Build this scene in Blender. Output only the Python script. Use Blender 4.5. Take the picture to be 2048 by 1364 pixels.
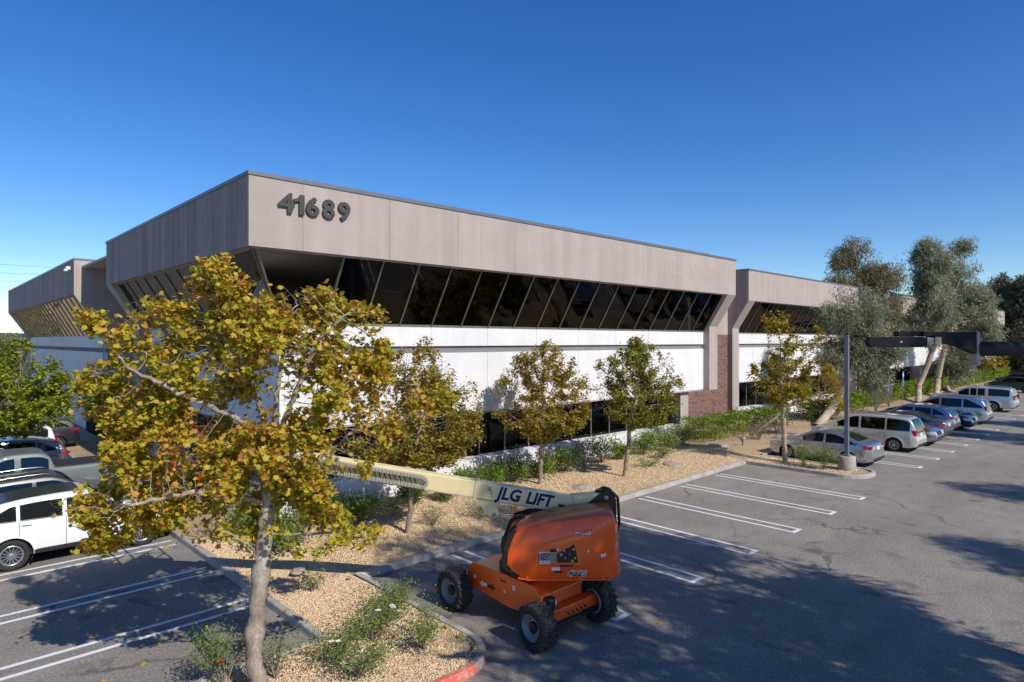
import bpy, bmesh, math, random
import numpy as np
from mathutils import Vector, Matrix, noise
R = math.radians
random.seed(7)
for o in list(bpy.data.objects): bpy.data.objects.remove(o)
SC = bpy.context.scene
COL = SC.collection
# ---------------------------------------------------------------- camera
CAMH = 5.5
cam = bpy.data.cameras.new('camera'); camo = bpy.data.objects.new('camera', cam); COL.objects.link(camo)
camo.location = (0, 0, CAMH)
HEAD = R(46.5)
camo.rotation_euler = (R(90), 0, HEAD - R(90))
cam.sensor_width = 36; cam.lens = 36 * 1272 / 2048
cam.clip_end = 3000; cam.clip_start = .05
SC.camera = camo
FW = (math.cos(HEAD), math.sin(HEAD)); RT = (math.sin(HEAD), -math.cos(HEAD))
# ---------------------------------------------------------------- sky and sun
SUN_EL = 39.0
SHX, SHY = -0.012, 1.0                       # direction the shadows fall (towards +Y)
W = bpy.data.worlds.new('World'); SC.world = W; W.use_nodes = True
wn = W.node_tree.nodes; wl = W.node_tree.links
for n in list(wn): wn.remove(n)
sky = wn.new('ShaderNodeTexSky'); sky.sky_type = 'NISHITA'; sky.sun_disc = False
sky.sun_elevation = R(SUN_EL); sky.altitude = 1000; sky.air_density = 1.0; sky.dust_density = .08; sky.ozone_density = 3.2
sky.sun_rotation = math.atan2(-SHX, -SHY)
hs = wn.new('ShaderNodeHueSaturation'); hs.inputs['Saturation'].default_value = 1.32; hs.inputs['Hue'].default_value = .509
bg = wn.new('ShaderNodeBackground'); bg.inputs['Strength'].default_value = .143
wo = wn.new('ShaderNodeOutputWorld')
wl.new(sky.outputs[0], hs.inputs['Color']); wl.new(hs.outputs[0], bg.inputs[0]); wl.new(bg.outputs[0], wo.inputs[0])
sl = bpy.data.lights.new('sun', 'SUN'); sl.energy = 4.6; sl.angle = R(.55); sl.color = (1, .94, .86)
so = bpy.data.objects.new('sun', sl); COL.objects.link(so)
d = Vector((SHX, SHY, -math.tan(R(SUN_EL)) * math.hypot(SHX, SHY))).normalized()
so.rotation_euler = d.to_track_quat('-Z', 'Y').to_euler(); so.location = (0, -20, 30)
SC.render.engine = 'CYCLES'
SC.view_settings.view_transform = 'Standard'; SC.view_settings.look = 'None'
SC.view_settings.exposure = 0.0; SC.view_settings.gamma = 1; SC.view_settings.use_curve_mapping = False
SC.cycles.max_bounces = 7; SC.cycles.transparent_max_bounces = 12
# ---------------------------------------------------------------- materials
MATS = {}
class NT:
    def __init__(s, name):
        s.m = bpy.data.materials.new(name); s.m.use_nodes = True; s.n = s.m.node_tree.nodes; s.l = s.m.node_tree.links
        s.b = s.n['Principled BSDF']; s.out = s.n['Material Output']
        s.tc = s.n.new('ShaderNodeTexCoord'); s.o = s.tc.outputs['Object']; MATS[name] = s.m
    def world(s):
        g = s.n.new('ShaderNodeNewGeometry'); s.o = g.outputs['Position']; return s
    def node(s, t, **k):
        x = s.n.new('ShaderNode' + t)
        for a, b in k.items(): setattr(x, a, b)
        return x
    def scale(s, v, src=None):
        x = s.node('Mapping'); x.inputs['Scale'].default_value = v if hasattr(v, '__len__') else (v, v, v)
        s.l.new(src or s.o, x.inputs[0]); return x.outputs[0]
    def noise(s, sc, det=4, rough=.55, src=None, dist=0):
        x = s.node('TexNoise'); x.inputs['Scale'].default_value = sc; x.inputs['Detail'].default_value = det
        x.inputs['Roughness'].default_value = rough; x.inputs['Distortion'].default_value = dist
        s.l.new(src or s.o, x.inputs['Vector']); return x.outputs[0]
    def vor(s, sc, feat='F1', src=None, out='Distance'):
        x = s.node('TexVoronoi', feature=feat); x.inputs['Scale'].default_value = sc
        s.l.new(src or s.o, x.inputs['Vector']); return x.outputs[out]
    def ramp(s, f, stops, interp='LINEAR'):
        x = s.node('ValToRGB'); e = x.color_ramp.elements; x.color_ramp.interpolation = interp
        while len(e) > 1: e.remove(e[-1])
        for i, (p, c) in enumerate(stops):
            if not hasattr(c, '__len__'): c = (c, c, c)
            q = e[0] if i == 0 else e.new(p); q.position = p; q.color = tuple(c) + (1,)
        s.l.new(f, x.inputs[0]); return x.outputs[0]
    def mix(s, f, a, b, mode='MIX'):
        x = s.node('Mix', data_type='RGBA', blend_type=mode)
        for k, v in ((0, f), (6, a), (7, b)):
            if hasattr(v, 'is_linked'): s.l.new(v, x.inputs[k])
            elif k == 0: x.inputs[0].default_value = v
            else: x.inputs[k].default_value = tuple(v) + (1,)
        return x.outputs[2]
    def bump(s, h, st=.3, dist=.02, prev=None):
        x = s.node('Bump'); x.inputs['Strength'].default_value = st; x.inputs['Distance'].default_value = dist
        s.l.new(h, x.inputs['Height'])
        if prev: s.l.new(prev, x.inputs['Normal'])
        s.l.new(x.outputs[0], s.b.inputs['Normal']); return x.outputs[0]
    def col(s, c):
        if hasattr(c, 'is_linked'): s.l.new(c, s.b.inputs['Base Color'])
        else: s.b.inputs['Base Color'].default_value = tuple(c) + (1,)
        return s
    def set(s, **k):
        for a, b in k.items():
            i = s.b.inputs[a.replace('_', ' ')]
            if hasattr(b, 'is_linked'): s.l.new(b, i)
            else: i.default_value = b
        return s
def simple(name, c, rough=.6, metal=0, var=.12, sc=6, bump=0, coat=0):
    t = NT(name)
    n = t.noise(sc, 5)
    lo = [x * (1 - var) for x in c]; hi = [min(1, x * (1 + var)) for x in c]
    t.col(t.ramp(n, [(.3, lo), (.7, hi)])); t.set(Roughness=rough, Metallic=metal)
    if coat: t.set(Coat_Weight=coat, Coat_Roughness=.05)
    if bump: t.bump(t.noise(sc * 12, 4), bump, .01)
    return t.m
def stucco(name, c, rough_bump, streak=.1, dirt=(.6, .55, .5)):
    t = NT(name).world()
    fine = t.noise(38, 5, .7); mid = t.noise(1.1, 5)
    st = t.noise(1.0, 5, .6, t.scale((2.2, 2.2, .12)))
    base = t.ramp(mid, [(.3, [x * .93 for x in c]), (.7, [x * 1.05 for x in c])])
    base = t.mix(t.ramp(st, [(.44, 0), (.66, streak)]), base, [x * .5 for x in c])
    base = t.mix(t.ramp(t.noise(16, 5, .8), [(.36, .08 + .66 * rough_bump), (.55, 0)]), base, [x * .66 for x in c])
    t.col(base); t.set(Roughness=.9)
    b = t.bump(t.noise(55, 4, .7), rough_bump, .02)
    if rough_bump > .5: t.bump(t.noise(1, 3, .6, t.scale((1.4, 1.4, .18))), .5, .12, b)
    return t.m
stucco('stucco_tan', (.445, .37, .325), .28, .22)
stucco('stucco_rough', (.42, .35, .32), 1.0, .85)
stucco('white_wall', (.76, .75, .74), .18, .1)
stucco('groove_shade', (.22, .21, .21), .1, .05)  # back of the wall groove: its shade is put into this grey
simple('cap_metal', (.17, .18, .2), .45, .3, .08)
simple('joint_dark', (.22, .19, .175), .9)
simple('mullion_metal', (.25, .23, .2), .4, .6, .1)
simple('digit_dark', (.05, .046, .04), .55, .0, .15)
simple('ghost_paint', (.43, .36, .318), .9, 0, .05, 8)
simple('ceiling_tile', (.7, .66, .6), .9, 0, .05)
simple('ceiling_lens', (.75, .76, .78), .4, 0, .03)
simple('interior_wall', (.42, .36, .3), .9, 0, .08)
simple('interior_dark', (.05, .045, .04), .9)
simple('roof_membrane', (.5, .5, .5), .9, 0, .1)
def glassmat(name, tint, refl=.5, rough=.015, wob=.0, rc=(1, .98, .95), ior=1.7):
    t = NT(name); t.n.remove(t.b)
    fr = t.node('Fresnel'); fr.inputs[0].default_value = ior
    gl = t.node('BsdfGlossy'); gl.inputs['Roughness'].default_value = rough; gl.inputs[0].default_value = (refl * rc[0], refl * rc[1], refl * rc[2], 1)
    tr = t.node('BsdfTransparent'); tr.inputs[0].default_value = tuple(tint) + (1,)
    mx = t.node('MixShader'); t.l.new(fr.outputs[0], mx.inputs[0]); t.l.new(tr.outputs[0], mx.inputs[1]); t.l.new(gl.outputs[0], mx.inputs[2])
    if wob:
        b = t.node('Bump'); b.inputs['Strength'].default_value = wob; b.inputs['Distance'].default_value = .02
        t.l.new(t.noise(.7, 1), b.inputs['Height']); t.l.new(b.outputs[0], gl.inputs['Normal'])
    t.l.new(mx.outputs[0], t.out.inputs[0]); return t.m
glassmat('dark_glass', (.055, .055, .06), .4, .01, .5)
glassmat('warm_reflect_glass', (.10, .08, .06), 1.0, .01, .5, (1, .80, .56), 3.2)  # warm gloss colour stands in for a reflection of sunlit surroundings
glassmat('clear_glass', (.93, .9, .86), .1)
glassmat('car_glass', (.10, .12, .13), 1.0, .02)
glassmat('car_glass_clear', (.30, .34, .34), 1.0, .02)
# brick
t = NT('brick_red'); rp = t.node('NewGeometry').outputs['Random Per Island']
t.col(t.mix(t.ramp(t.noise(40, 4), [(.4, 0), (.7, .5)]), t.ramp(rp, [(0, (.20, .085, .06)), (.4, (.27, .13, .10)), (.8, (.16, .075, .06)), (1, (.09, .05, .045))]), (.32, .24, .2))); t.set(Roughness=.9); t.bump(t.noise(60, 3), .3, .004)
simple('mortar', (.5, .43, .38), .95, 0, .1, 20)
# asphalt
t = NT('asphalt').world()
agg = t.noise(95, 3, .8); big = t.noise(.22, 5, .6); md = t.noise(1.4, 5, .65); sp = t.vor(60, 'F1')
c = t.ramp(big, [(.25, (.21, .183, .152)), (.5, (.32, .275, .227)), (.75, (.43, .37, .30))])
c = t.mix(t.ramp(md, [(.35, .45), (.65, 0)]), c, (.15, .135, .122)); c = t.mix(t.ramp(t.noise(.5, 4, .6, t.scale((.25, 1.6, 1))), [(.52, 0), (.7, .45)]), c, (.14, .128, .115))
c = t.mix(t.ramp(agg, [(.40, .6), (.56, 0)]), c, (.09, .085, .08)); c = t.mix(t.ramp(t.noise(17, 5, .85), [(.38, .75), (.5, 0)]), c, (.10, .093, .086)); c = t.mix(t.ramp(t.noise(21, 5, .85), [(.5, 0), (.62, .55)]), c, (.6, .54, .46))
c = t.mix(t.ramp(agg, [(.55, 0), (.72, .7)]), c, (.27, .25, .22))
c = t.mix(t.ramp(sp, [(.05, .3), (.2, 0)]), c, (.32, .3, .26))
wv = t.mix(.35, t.o, t.node('TexNoise').outputs[1])
nz = t.node('TexNoise'); nz.inputs['Scale'].default_value = .9; nz.inputs['Detail'].default_value = 5; t.l.new(t.o, nz.inputs['Vector'])
ad = t.node('VectorMath', operation='MULTIPLY_ADD'); t.l.new(nz.outputs[1], ad.inputs[0]); ad.inputs[1].default_value = (1.5, 1.5, 1.5); t.l.new(t.o, ad.inputs[2])
ce = t.vor(.21, 'DISTANCE_TO_EDGE', ad.outputs[0])
cm = t.ramp(t.noise(.35, 2), [(.45, 0), (.6, 1)])
ck = t.mix(1, t.ramp(ce, [(.0, .6), (.006, .4), (.012, 0)]), cm, 'MULTIPLY')
c = t.mix(ck, c, (.018, .017, .016))
oil = t.ramp(t.noise(.95, 3, .5, None, .6), [(.62, 0), (.72, .6)]); c = t.mix(oil, c, (.08, .074, .07))
t.col(c); t.set(Roughness=.93); b = t.bump(t.noise(150, 3, .8), .55, .012); t.bump(ce, .0, .01, b)
# paint on asphalt
def linepaint(name, c):
    t = NT(name).world(); w = t.noise(16, 6, .75); w2 = t.noise(1.3, 4)
    k = t.mix(.45, w, w2)
    t.col(t.mix(t.ramp(k, [(.36, .85), (.45, 0)]), c, (.10, .095, .09))); t.set(Roughness=.85); t.bump(t.noise(110, 3), .4, .01); return t.m
linepaint('white_line', (.78, .77, .76)); linepaint('blue_line', (.13, .33, .62))
# concrete kerb
t = NT('kerb_concrete').world(); c = t.ramp(t.noise(2.2, 6, .65), [(.3, (.32, .295, .26)), (.7, (.56, .51, .45))])
c = t.mix(t.ramp(t.noise(60, 4), [(.4, .4), (.55, 0)]), c, (.17, .15, .13)); t.col(c); t.set(Roughness=.92); t.bump(t.noise(80, 4), .35, .01)
t = NT('kerb_red').world(); k = t.noise(5, 6, .7)
t.col(t.mix(t.ramp(k, [(.5, 0), (.6, .9)]), (.62, .13, .08), (.5, .36, .3))); t.set(Roughness=.85); t.bump(t.noise(80, 4), .35, .01)
t = NT('kerb_red_worn').world(); k = t.noise(5, 6, .7)
t.col(t.mix(t.ramp(k, [(.42, .0), (.55, 1)]), (.55, .2, .17), (.45, .38, .34))); t.set(Roughness=.85); t.bump(t.noise(80, 4), .35, .01)
# gravel
t = NT('gravel_bed').world(); v = t.vor(34, 'F1', None, 'Color'); hsb = t.node('SeparateColor'); t.l.new(v, hsb.inputs[0])
c = t.ramp(hsb.outputs[0], [(0, (.42, .27, .14)), (.4, (.68, .47, .255)), (.75, (.8, .6, .36)), (1, (.88, .76, .55))])
dd = t.vor(34, 'F1'); c = t.mix(t.ramp(dd, [(.35, 0), (.7, .75)]), c, (.16, .09, .045))
c = t.mix(t.ramp(t.noise(.8, 5), [(.45, 0), (.7, .35)]), c, (.2, .13, .075))
t.col(c); t.set(Roughness=.95); ib = t.node('Math', operation='SUBTRACT'); ib.inputs[0].default_value = 1; t.l.new(dd, ib.inputs[1]); t.bump(ib.outputs[0], .9, .03)
t = NT('gravel_stone'); rp = t.node('NewGeometry').outputs['Random Per Island']
t.col(t.ramp(rp, [(0, (.42, .26, .135)), (.3, (.7, .48, .26)), (.7, (.84, .64, .4)), (1, (.92, .82, .64))])); t.set(Roughness=.9)
simple('boulder_pale', (.33, .28, .23), .95, 0, .2, 8, .5)
# foliage
def leafmat(name, stops, trans=.35, rough=.55):
    t = NT(name); g = t.node('NewGeometry').outputs['Random Per Island']; oi = t.node('ObjectInfo').outputs['Random']
    a = t.node('Math', operation='ADD'); t.l.new(g, a.inputs[0]); t.l.new(oi, a.inputs[1])
    f = t.node('Math', operation='FRACT'); t.l.new(a.outputs[0], f.inputs[0])
    big = t.noise(.55, 3); m = t.node('Math', operation='MULTIPLY_ADD'); t.l.new(f.outputs[0], m.inputs[0]); m.inputs[1].default_value = .62
    b2 = t.node('Math', operation='MULTIPLY_ADD'); t.l.new(big, b2.inputs[0]); b2.inputs[1].default_value = 1.1; b2.inputs[2].default_value = -.36
    t.l.new(b2.outputs[0], m.inputs[2])
    c = t.ramp(m.outputs[0], stops); t.col(c); t.set(Roughness=rough, Specular_IOR_Level=.3)
    tr = t.node('BsdfTranslucent'); t.l.new(c, tr.inputs[0]); mx = t.node('MixShader'); mx.inputs[0].default_value = trans
    t.l.new(t.b.outputs[0], mx.inputs[1]); t.l.new(tr.outputs[0], mx.inputs[2]); t.l.new(mx.outputs[0], t.out.inputs[0]); return t.m
leafmat('sycamore_leaf', [(0, (.15, .19, .018)), (.24, (.35, .34, .025)), (.5, (.54, .43, .035)), (.7, (.58, .35, .05)), (.86, (.56, .25, .06)), (1, (.46, .13, .045))], .35)
leafmat('pear_leaf', [(0, (.14, .15, .018)), (.35, (.29, .25, .03)), (.6, (.44, .31, .05)), (.85, (.46, .23, .055)), (1, (.36, .14, .05))], .35)
leafmat('pear_leaf_green', [(0, (.12, .15, .018)), (.45, (.27, .27, .035)), (.75, (.4, .34, .05)), (1, (.42, .23, .055))], .35)
leafmat('maple_leaf', [(0, (.14, .17, .015)), (.4, (.32, .28, .02)), (.75, (.5, .33, .02)), (1, (.45, .18, .03))], .35)
leafmat('green_leaf', [(0, (.13, .19, .015)), (.5, (.29, .34, .025)), (.85, (.42, .43, .05)), (1, (.48, .3, .06))], .4)
leafmat('euc_leaf', [(0, (.11, .13, .065)), (.4, (.24, .26, .15)), (.75, (.4, .41, .27)), (1, (.5, .42, .28))], .35)
leafmat('euc_leaf_brown', [(0, (.09, .1, .04)), (.4, (.19, .18, .08)), (.8, (.31, .25, .12)), (1, (.4, .3, .16))], .35)
leafmat('dark_leaf', [(0, (.05, .06, .035)), (.5, (.11, .115, .065)), (1, (.2, .17, .11))], .25)
leafmat('bush_leaf', [(0, (.07, .12, .015)), (.5, (.16, .26, .03)), (.85, (.3, .4, .045)), (1, (.4, .36, .07))], .35)
leafmat('rose_leaf', [(0, (.08, .13, .03)), (.5, (.17, .25, .045)), (.85, (.28, .34, .07)), (1, (.42, .24, .08))], .35)
leafmat('dry_leaf', [(0, (.15, .1, .07)), (.6, (.24, .17, .12)), (1, (.22, .22, .1))], .2)
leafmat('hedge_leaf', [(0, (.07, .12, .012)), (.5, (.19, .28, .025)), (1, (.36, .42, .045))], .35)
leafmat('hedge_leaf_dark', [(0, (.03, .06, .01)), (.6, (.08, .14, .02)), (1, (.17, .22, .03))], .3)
def bark(name, a, b, c, sc=3):
    t = NT(name); n = t.noise(sc, 6, .65, t.scale((1, 1, .35))); v = t.noise(sc * 7, 5, .7)
    x = t.ramp(n, [(.3, a), (.5, b), (.68, c)]); t.col(t.mix(t.ramp(v, [(.35, .45), (.55, 0)]), x, [q * .45 for q in a])); t.set(Roughness=.9)
    t.bump(v, .5, .02); return t.m
bark('sycamore_bark', (.2, .155, .115), (.36, .295, .225), (.66, .61, .53), 3.2)
bark('pear_bark', (.2, .14, .1), (.33, .25, .18), (.45, .37, .29), 6)
bark('euc_bark', (.27, .18, .125), (.42, .32, .235), (.56, .47, .37), 1.2)
bark('twig_bark', (.19, .15, .12), (.33, .275, .225), (.45, .39, .33), 5)
bark('dark_bark', (.08, .06, .045), (.14, .11, .085), (.2, .16, .12), 3)
simple('petal_white', (.85, .84, .8), .6, 0, .04); simple('petal_red', (.75, .03, .03), .5, 0, .1)
# vehicles
glassmat('side_glass', (.04, .04, .038), .2, .01, .5)
def paint(name, c, metal=.5, rough=.24, coat=1.0):
    t = NT(name); fl = t.noise(400, 2); n = t.noise(1.2, 4)
    t.col(t.mix(t.ramp(n, [(.4, 0), (.75, .12)]), c, [x * .7 + .03 for x in c])); t.set(Metallic=metal, Roughness=t.ramp(fl, [(.3, rough), (.7, rough + .08)]), Coat_Weight=coat, Coat_Roughness=.04); return t.m
paint('paint_white', (.80, .80, .80), .0, .35); paint('paint_silver', (.58, .60, .63), .88); paint('paint_beige', (.60, .57, .50), .4)
paint('paint_grey', (.22, .21, .205), .85); paint('paint_bluesilver', (.28, .33, .43), .88); paint('paint_navy', (.02, .035, .09), .4)
paint('paint_truck', (.12, .145, .145), .1, .45, .15); paint('paint_dark', (.025, .025, .03), .2, .3, .5); paint('paint_brightsilver', (.62, .63, .64), .5); paint('paint_green', (.02, .05, .035), .4)
paint('paint_steel', (.32, .34, .38), .88); paint('paint_midblue', (.02, .03, .06), .2, .3, .5); paint('paint_charcoal', (.045, .045, .05), .2, .3, .5)
simple('tyre', (.025, .024, .023), .85, 0, .2, 20, .3); simple('rim_alloy', (.5, .5, .52), .3, .85, .05); simple('rim_dark', (.03, .03, .03), .5, .3, .1)
simple('black_trim', (.02, .02, .02), .5, 0, .1); simple('chrome', (.75, .75, .77), .15, 1, .03); simple('car_gap', (.012, .012, .012), .8)
simple('lens_red', (.45, .012, .015), .2, 0, .1, 30, 0, 1); simple('lens_white', (.7, .7, .72), .15, .2, .1, 30, 0, 1); simple('plate_white', (.7, .7, .7), .5)
simple('underbody', (.012, .012, .012), .9); simple('seat_cloth', (.3, .27, .23), .9)
# machine
t = NT('lift_orange'); n = t.noise(3, 5); c = t.mix(t.ramp(n, [(.4, 0), (.8, .3)]), (.95, .125, .012), (.74, .10, .02))
c = t.mix(t.ramp(t.noise(30, 5, .7), [(.62, 0), (.75, .35)]), c, (.3, .15, .08)); t.col(c); t.set(Roughness=.36, Coat_Weight=.35, Coat_Roughness=.15)
t = NT('lift_cream'); n = t.noise(2.5, 6, .65); t.col(t.mix(t.ramp(n, [(.45, 0), (.75, .35)]), (.80, .67, .37), (.58, .46, .25))); t.set(Roughness=.45)
simple('lift_black', (.018, .018, .018), .5, .1, .2); simple('lift_grey', (.32, .34, .37), .5, .3, .15, 8); simple('steel_rod', (.7, .7, .72), .12, 1, .03)
simple('rubber', (.033, .031, .029), .8, 0, .35, 14, .4); simple('decal_white', (.75, .75, .73), .5, 0, .04); simple('decal_blue', (.02, .03, .075), .5); simple('decal_black', (.015, .015, .016), .5)
simple('decal_pink', (.62, .04, .14), .5); simple('decal_grey', (.35, .34, .3), .6, 0, .3, 60); simple('decal_yellow', (.75, .6, .05), .5)
MATS['decal_blue'].node_tree.nodes['Principled BSDF'].inputs['Specular IOR Level'].default_value = .2
simple('pole_grey', (.22, .235, .26), .45, .5, .08); simple('fixture_dark', (.014, .015, .018), .6, .0, .12, 9, .15); simple('pipe_dark', (.025, .028, .036), .6, .3, .15, 12, .3)
MATS['fixture_dark'].node_tree.nodes['Principled BSDF'].inputs['Specular IOR Level'].default_value = .12
simple('base_concrete', (.38, .32, .26), .92, 0, .15, 4, .5); simple('sign_blue', (.06, .16, .55), .5); simple('sign_post', (.45, .45, .44), .4, .6); simple('far_white', (.75, .74, .72), .8); simple('far_hill', (.045, .06, .05), .95, 0, .3, .02)
simple('wire', (.03, .03, .03), .7)
# ---------------------------------------------------------------- mesh helpers
class MB:
    def __init__(s): s.v = []; s.f = []; s.m = []; s.cur = 0; s.sm = []; s.smooth = False
    def add(s, vs, fs):
        k = len(s.v); s.v += [tuple(p) for p in vs]
        for f in fs: s.f.append([i + k for i in f]); s.m.append(s.cur); s.sm.append(s.smooth)
    def box(s, x0, x1, y0, y1, z0, z1):
        s.add([(x0, y0, z0), (x1, y0, z0), (x1, y1, z0), (x0, y1, z0), (x0, y0, z1), (x1, y0, z1), (x1, y1, z1), (x0, y1, z1)],
              [(3, 2, 1, 0), (4, 5, 6, 7), (0, 1, 5, 4), (1, 2, 6, 5), (2, 3, 7, 6), (3, 0, 4, 7)]); return s
    def hexa(s, b, t_):           # bottom quad, top quad
        s.add(list(b) + list(t_), [(3, 2, 1, 0), (4, 5, 6, 7), (0, 1, 5, 4), (1, 2, 6, 5), (2, 3, 7, 6), (3, 0, 4, 7)]); return s
    def bar(s, a, b, w, h=None, up=(0, 0, 1)):
        a = Vector(a); b = Vector(b); h = h or w; d_ = (b - a).normalized(); u = Vector(up)
        if abs(d_.dot(u)) > .98: u = Vector((1, 0, 0))
        x = d_.cross(u).normalized() * w / 2; y = x.normalized().cross(d_).normalized() * h / 2
        q = lambda p: [p - x - y, p + x - y, p + x + y, p - x + y]
        s.hexa(q(a), q(b)); return s
    def tube(s, pts, rad, n=8, cap=True):
        pts = [Vector(p) for p in pts]; rr = rad if hasattr(rad, '__len__') else [rad] * len(pts); vs = []
        ref = Vector((.3, .2, 1)).normalized()
        for i, p in enumerate(pts):
            d_ = (pts[min(i + 1, len(pts) - 1)] - pts[max(i - 1, 0)]).normalized()
            x = d_.cross(ref)
            if x.length < .1: x = d_.cross(Vector((1, 0, 0)))
            x.normalize(); y = d_.cross(x)
            vs += [p + x * math.cos(a) * rr[i] + y * math.sin(a) * rr[i] for a in [2 * math.pi * k / n for k in range(n)]]
        fs = [(i * n + k, i * n + (k + 1) % n, (i + 1) * n + (k + 1) % n, (i + 1) * n + k) for i in range(len(pts) - 1) for k in range(n)]
        if cap: fs += [tuple(range(n))[::-1], tuple(range((len(pts) - 1) * n, len(pts) * n))]
        s.add(vs, fs); return s
    def lathe(s, prof, n, c=(0, 0, 0), ax='z', closed=False):
        vs = []
        for (r_, h) in prof:
            for k in range(n):
                a = 2 * math.pi * k / n; x, y = r_ * math.cos(a), r_ * math.sin(a)
                p = (x, y, h) if ax == 'z' else ((x, h, y) if ax == 'y' else (h, x, y))
                vs.append((p[0] + c[0], p[1] + c[1], p[2] + c[2]))
        m = len(prof); fs = []
        for i in range(m if closed else m - 1):
            for k in range(n): j = (i + 1) % m; fs.append((i * n + k, i * n + (k + 1) % n, j * n + (k + 1) % n, j * n + k))
        s.add(vs, fs); return s
    def prism(s, poly, fn, h0, h1):        # poly 2D, fn(u,v,h)->xyz
        n = len(poly); vs = [fn(u, v, h0) for u, v in poly] + [fn(u, v, h1) for u, v in poly]
        s.add(vs, [tuple(range(n))[::-1], tuple(range(n, 2 * n))] + [(i, (i + 1) % n, n + (i + 1) % n, n + i) for i in range(n)]); return s
    def grid(s, rows):
        m = len(rows[0]); vs = [p for r_ in rows for p in r_]
        s.add(vs, [(i * m + j, i * m + j + 1, (i + 1) * m + j + 1, (i + 1) * m + j) for i in range(len(rows) - 1) for j in range(m - 1)]); return s
    def mesh(s, name, mats, fix=True, origin=None):
        me = bpy.data.meshes.new(name); me.from_pydata(s.v, [], s.f)
        for m_ in ([mats] if isinstance(mats, str) else mats): me.materials.append(MATS[m_])
        me.polygons.foreach_set('material_index', s.m); me.polygons.foreach_set('use_smooth', s.sm)
        if fix:
            bm = bmesh.new(); bm.from_mesh(me); bmesh.ops.recalc_face_normals(bm, faces=bm.faces); bm.to_mesh(me); bm.free()
        me.update(); return me
    def obj(s, name, mats, parent=None, loc=None, fix=True):
        return link(name, s.mesh(name, mats, fix), parent, loc)
def link(name, me, parent=None, loc=None, rz=0):
    o = bpy.data.objects.new(name, me); COL.objects.link(o)
    if parent: o.parent = parent
    if loc: o.location = loc
    if rz: o.rotation_euler.z = rz
    return o
def tag(o, label=None, cat=None, group=None, kind=None):
    if label: o['label'] = label
    if cat: o['category'] = cat
    if group: o['group'] = group
    if kind: o['kind'] = kind
    return o
def thing(name, label, cat, loc=(0, 0, 0), rz=0, group=None):
    o = bpy.data.objects.new(name, None); COL.objects.link(o); o.location = loc; o.rotation_euler.z = rz; o.empty_display_size = .3
    return tag(o, label, cat, group)
def struct(o): o['kind'] = 'structure'; return o
def stuff(o): o['kind'] = 'stuff'; return o
def bevel(o, w, seg=2, ang=40):
    bm = bmesh.new(); bm.from_mesh(o.data)
    es = [e for e in bm.edges if len(e.link_faces) == 2 and e.calc_face_angle(0) > R(ang)]
    bmesh.ops.bevel(bm, geom=es, offset=w, segments=seg, profile=.5, affect='EDGES', clamp_overlap=True)
    bm.to_mesh(o.data); bm.free()
    return o
def text_mesh(txt, size, ext=.01, off=0, shear=0, space=1):
    cu = bpy.data.curves.new('t', 'FONT'); cu.body = txt; cu.size = size; cu.extrude = ext; cu.offset = off; cu.shear = shear; cu.space_character = space
    cu.align_x = 'CENTER'; cu.align_y = 'CENTER'; cu.resolution_u = 3
    o = bpy.data.objects.new('t', cu); COL.objects.link(o); dg = bpy.context.evaluated_depsgraph_get()
    me = bpy.data.meshes.new_from_object(o.evaluated_get(dg)); bpy.data.objects.remove(o); return me
def text_obj(name, txt, size, mat, M, parent, ext=.004, off=0, shear=0, space=1, sx=1):
    me = text_mesh(txt, size, ext, off, shear, space); me.transform(Matrix.Diagonal((sx, 1, 1, 1))); me.transform(M)
    me.materials.clear(); me.materials.append(MATS[mat]); return link(name, me, parent)
def frame(o, x, y):                       # matrix with x axis, y axis given (world/local vectors)
    x = Vector(x).normalized(); y = Vector(y).normalized(); z = x.cross(y)
    return Matrix(((x[0], y[0], z[0], o[0]), (x[1], y[1], z[1], o[1]), (x[2], y[2], z[2], o[2]), (0, 0, 0, 1)))
# ================================================================ ground
m = MB(); m.add([(-300, -300, 0), (900, -300, 0), (900, 900, 0), (-300, 900, 0)], [(0, 1, 2, 3)])
struct(m.obj('ground', 'asphalt', fix=False))
LZ = .004
def dline(x0, y0, x1, y1, gap=.42, w=.10, endcap=1, name='parking_line'):
    a = Vector((x0, y0)); b = Vector((x1, y1)); d_ = (b - a).normalized(); n = Vector((-d_.y, d_.x)); mm = MB()
    g = gap / 2
    for s_ in (-1, 1):
        o1 = a + n * (s_ * g - w / 2); o2 = a + n * (s_ * g + w / 2); L = (b - a)
        mm.add([(*o1, LZ), (*(o1 + L), LZ), (*(o2 + L), LZ), (*o2, LZ)], [(0, 1, 2, 3)])
    if endcap:
        c0 = b - n * (g + w / 2); c1 = b + n * (g + w / 2); e = d_ * (w * 1.2)
        mm.add([(*c0, LZ), (*(c0 + e), LZ), (*(c1 + e), LZ), (*c1, LZ)], [(0, 1, 2, 3)])
    return struct(mm.obj(name, 'white_line', fix=False))
for x in (10.35, 13.2, 15.95, 18.7, 21.45, 24.2): dline(x, 12.85 + (x - 7) * .018, x - .03, 7.75)
for x in (31.95, 34.8, 37.6, 40.5, 43.3, 46.1, 48.9): dline(x, 13.1, x, 7.9)
for x in (54.0, 56.6, 59.6, 64.6, 67.4, 70.2): dline(x, 13.4, x, 8.2)
for y in (13.5, 16.1, 18.95, 21.7, 24.4, 27.1, 29.8): dline(5.25, y, -.1, y - .1, .42, .11)
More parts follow.
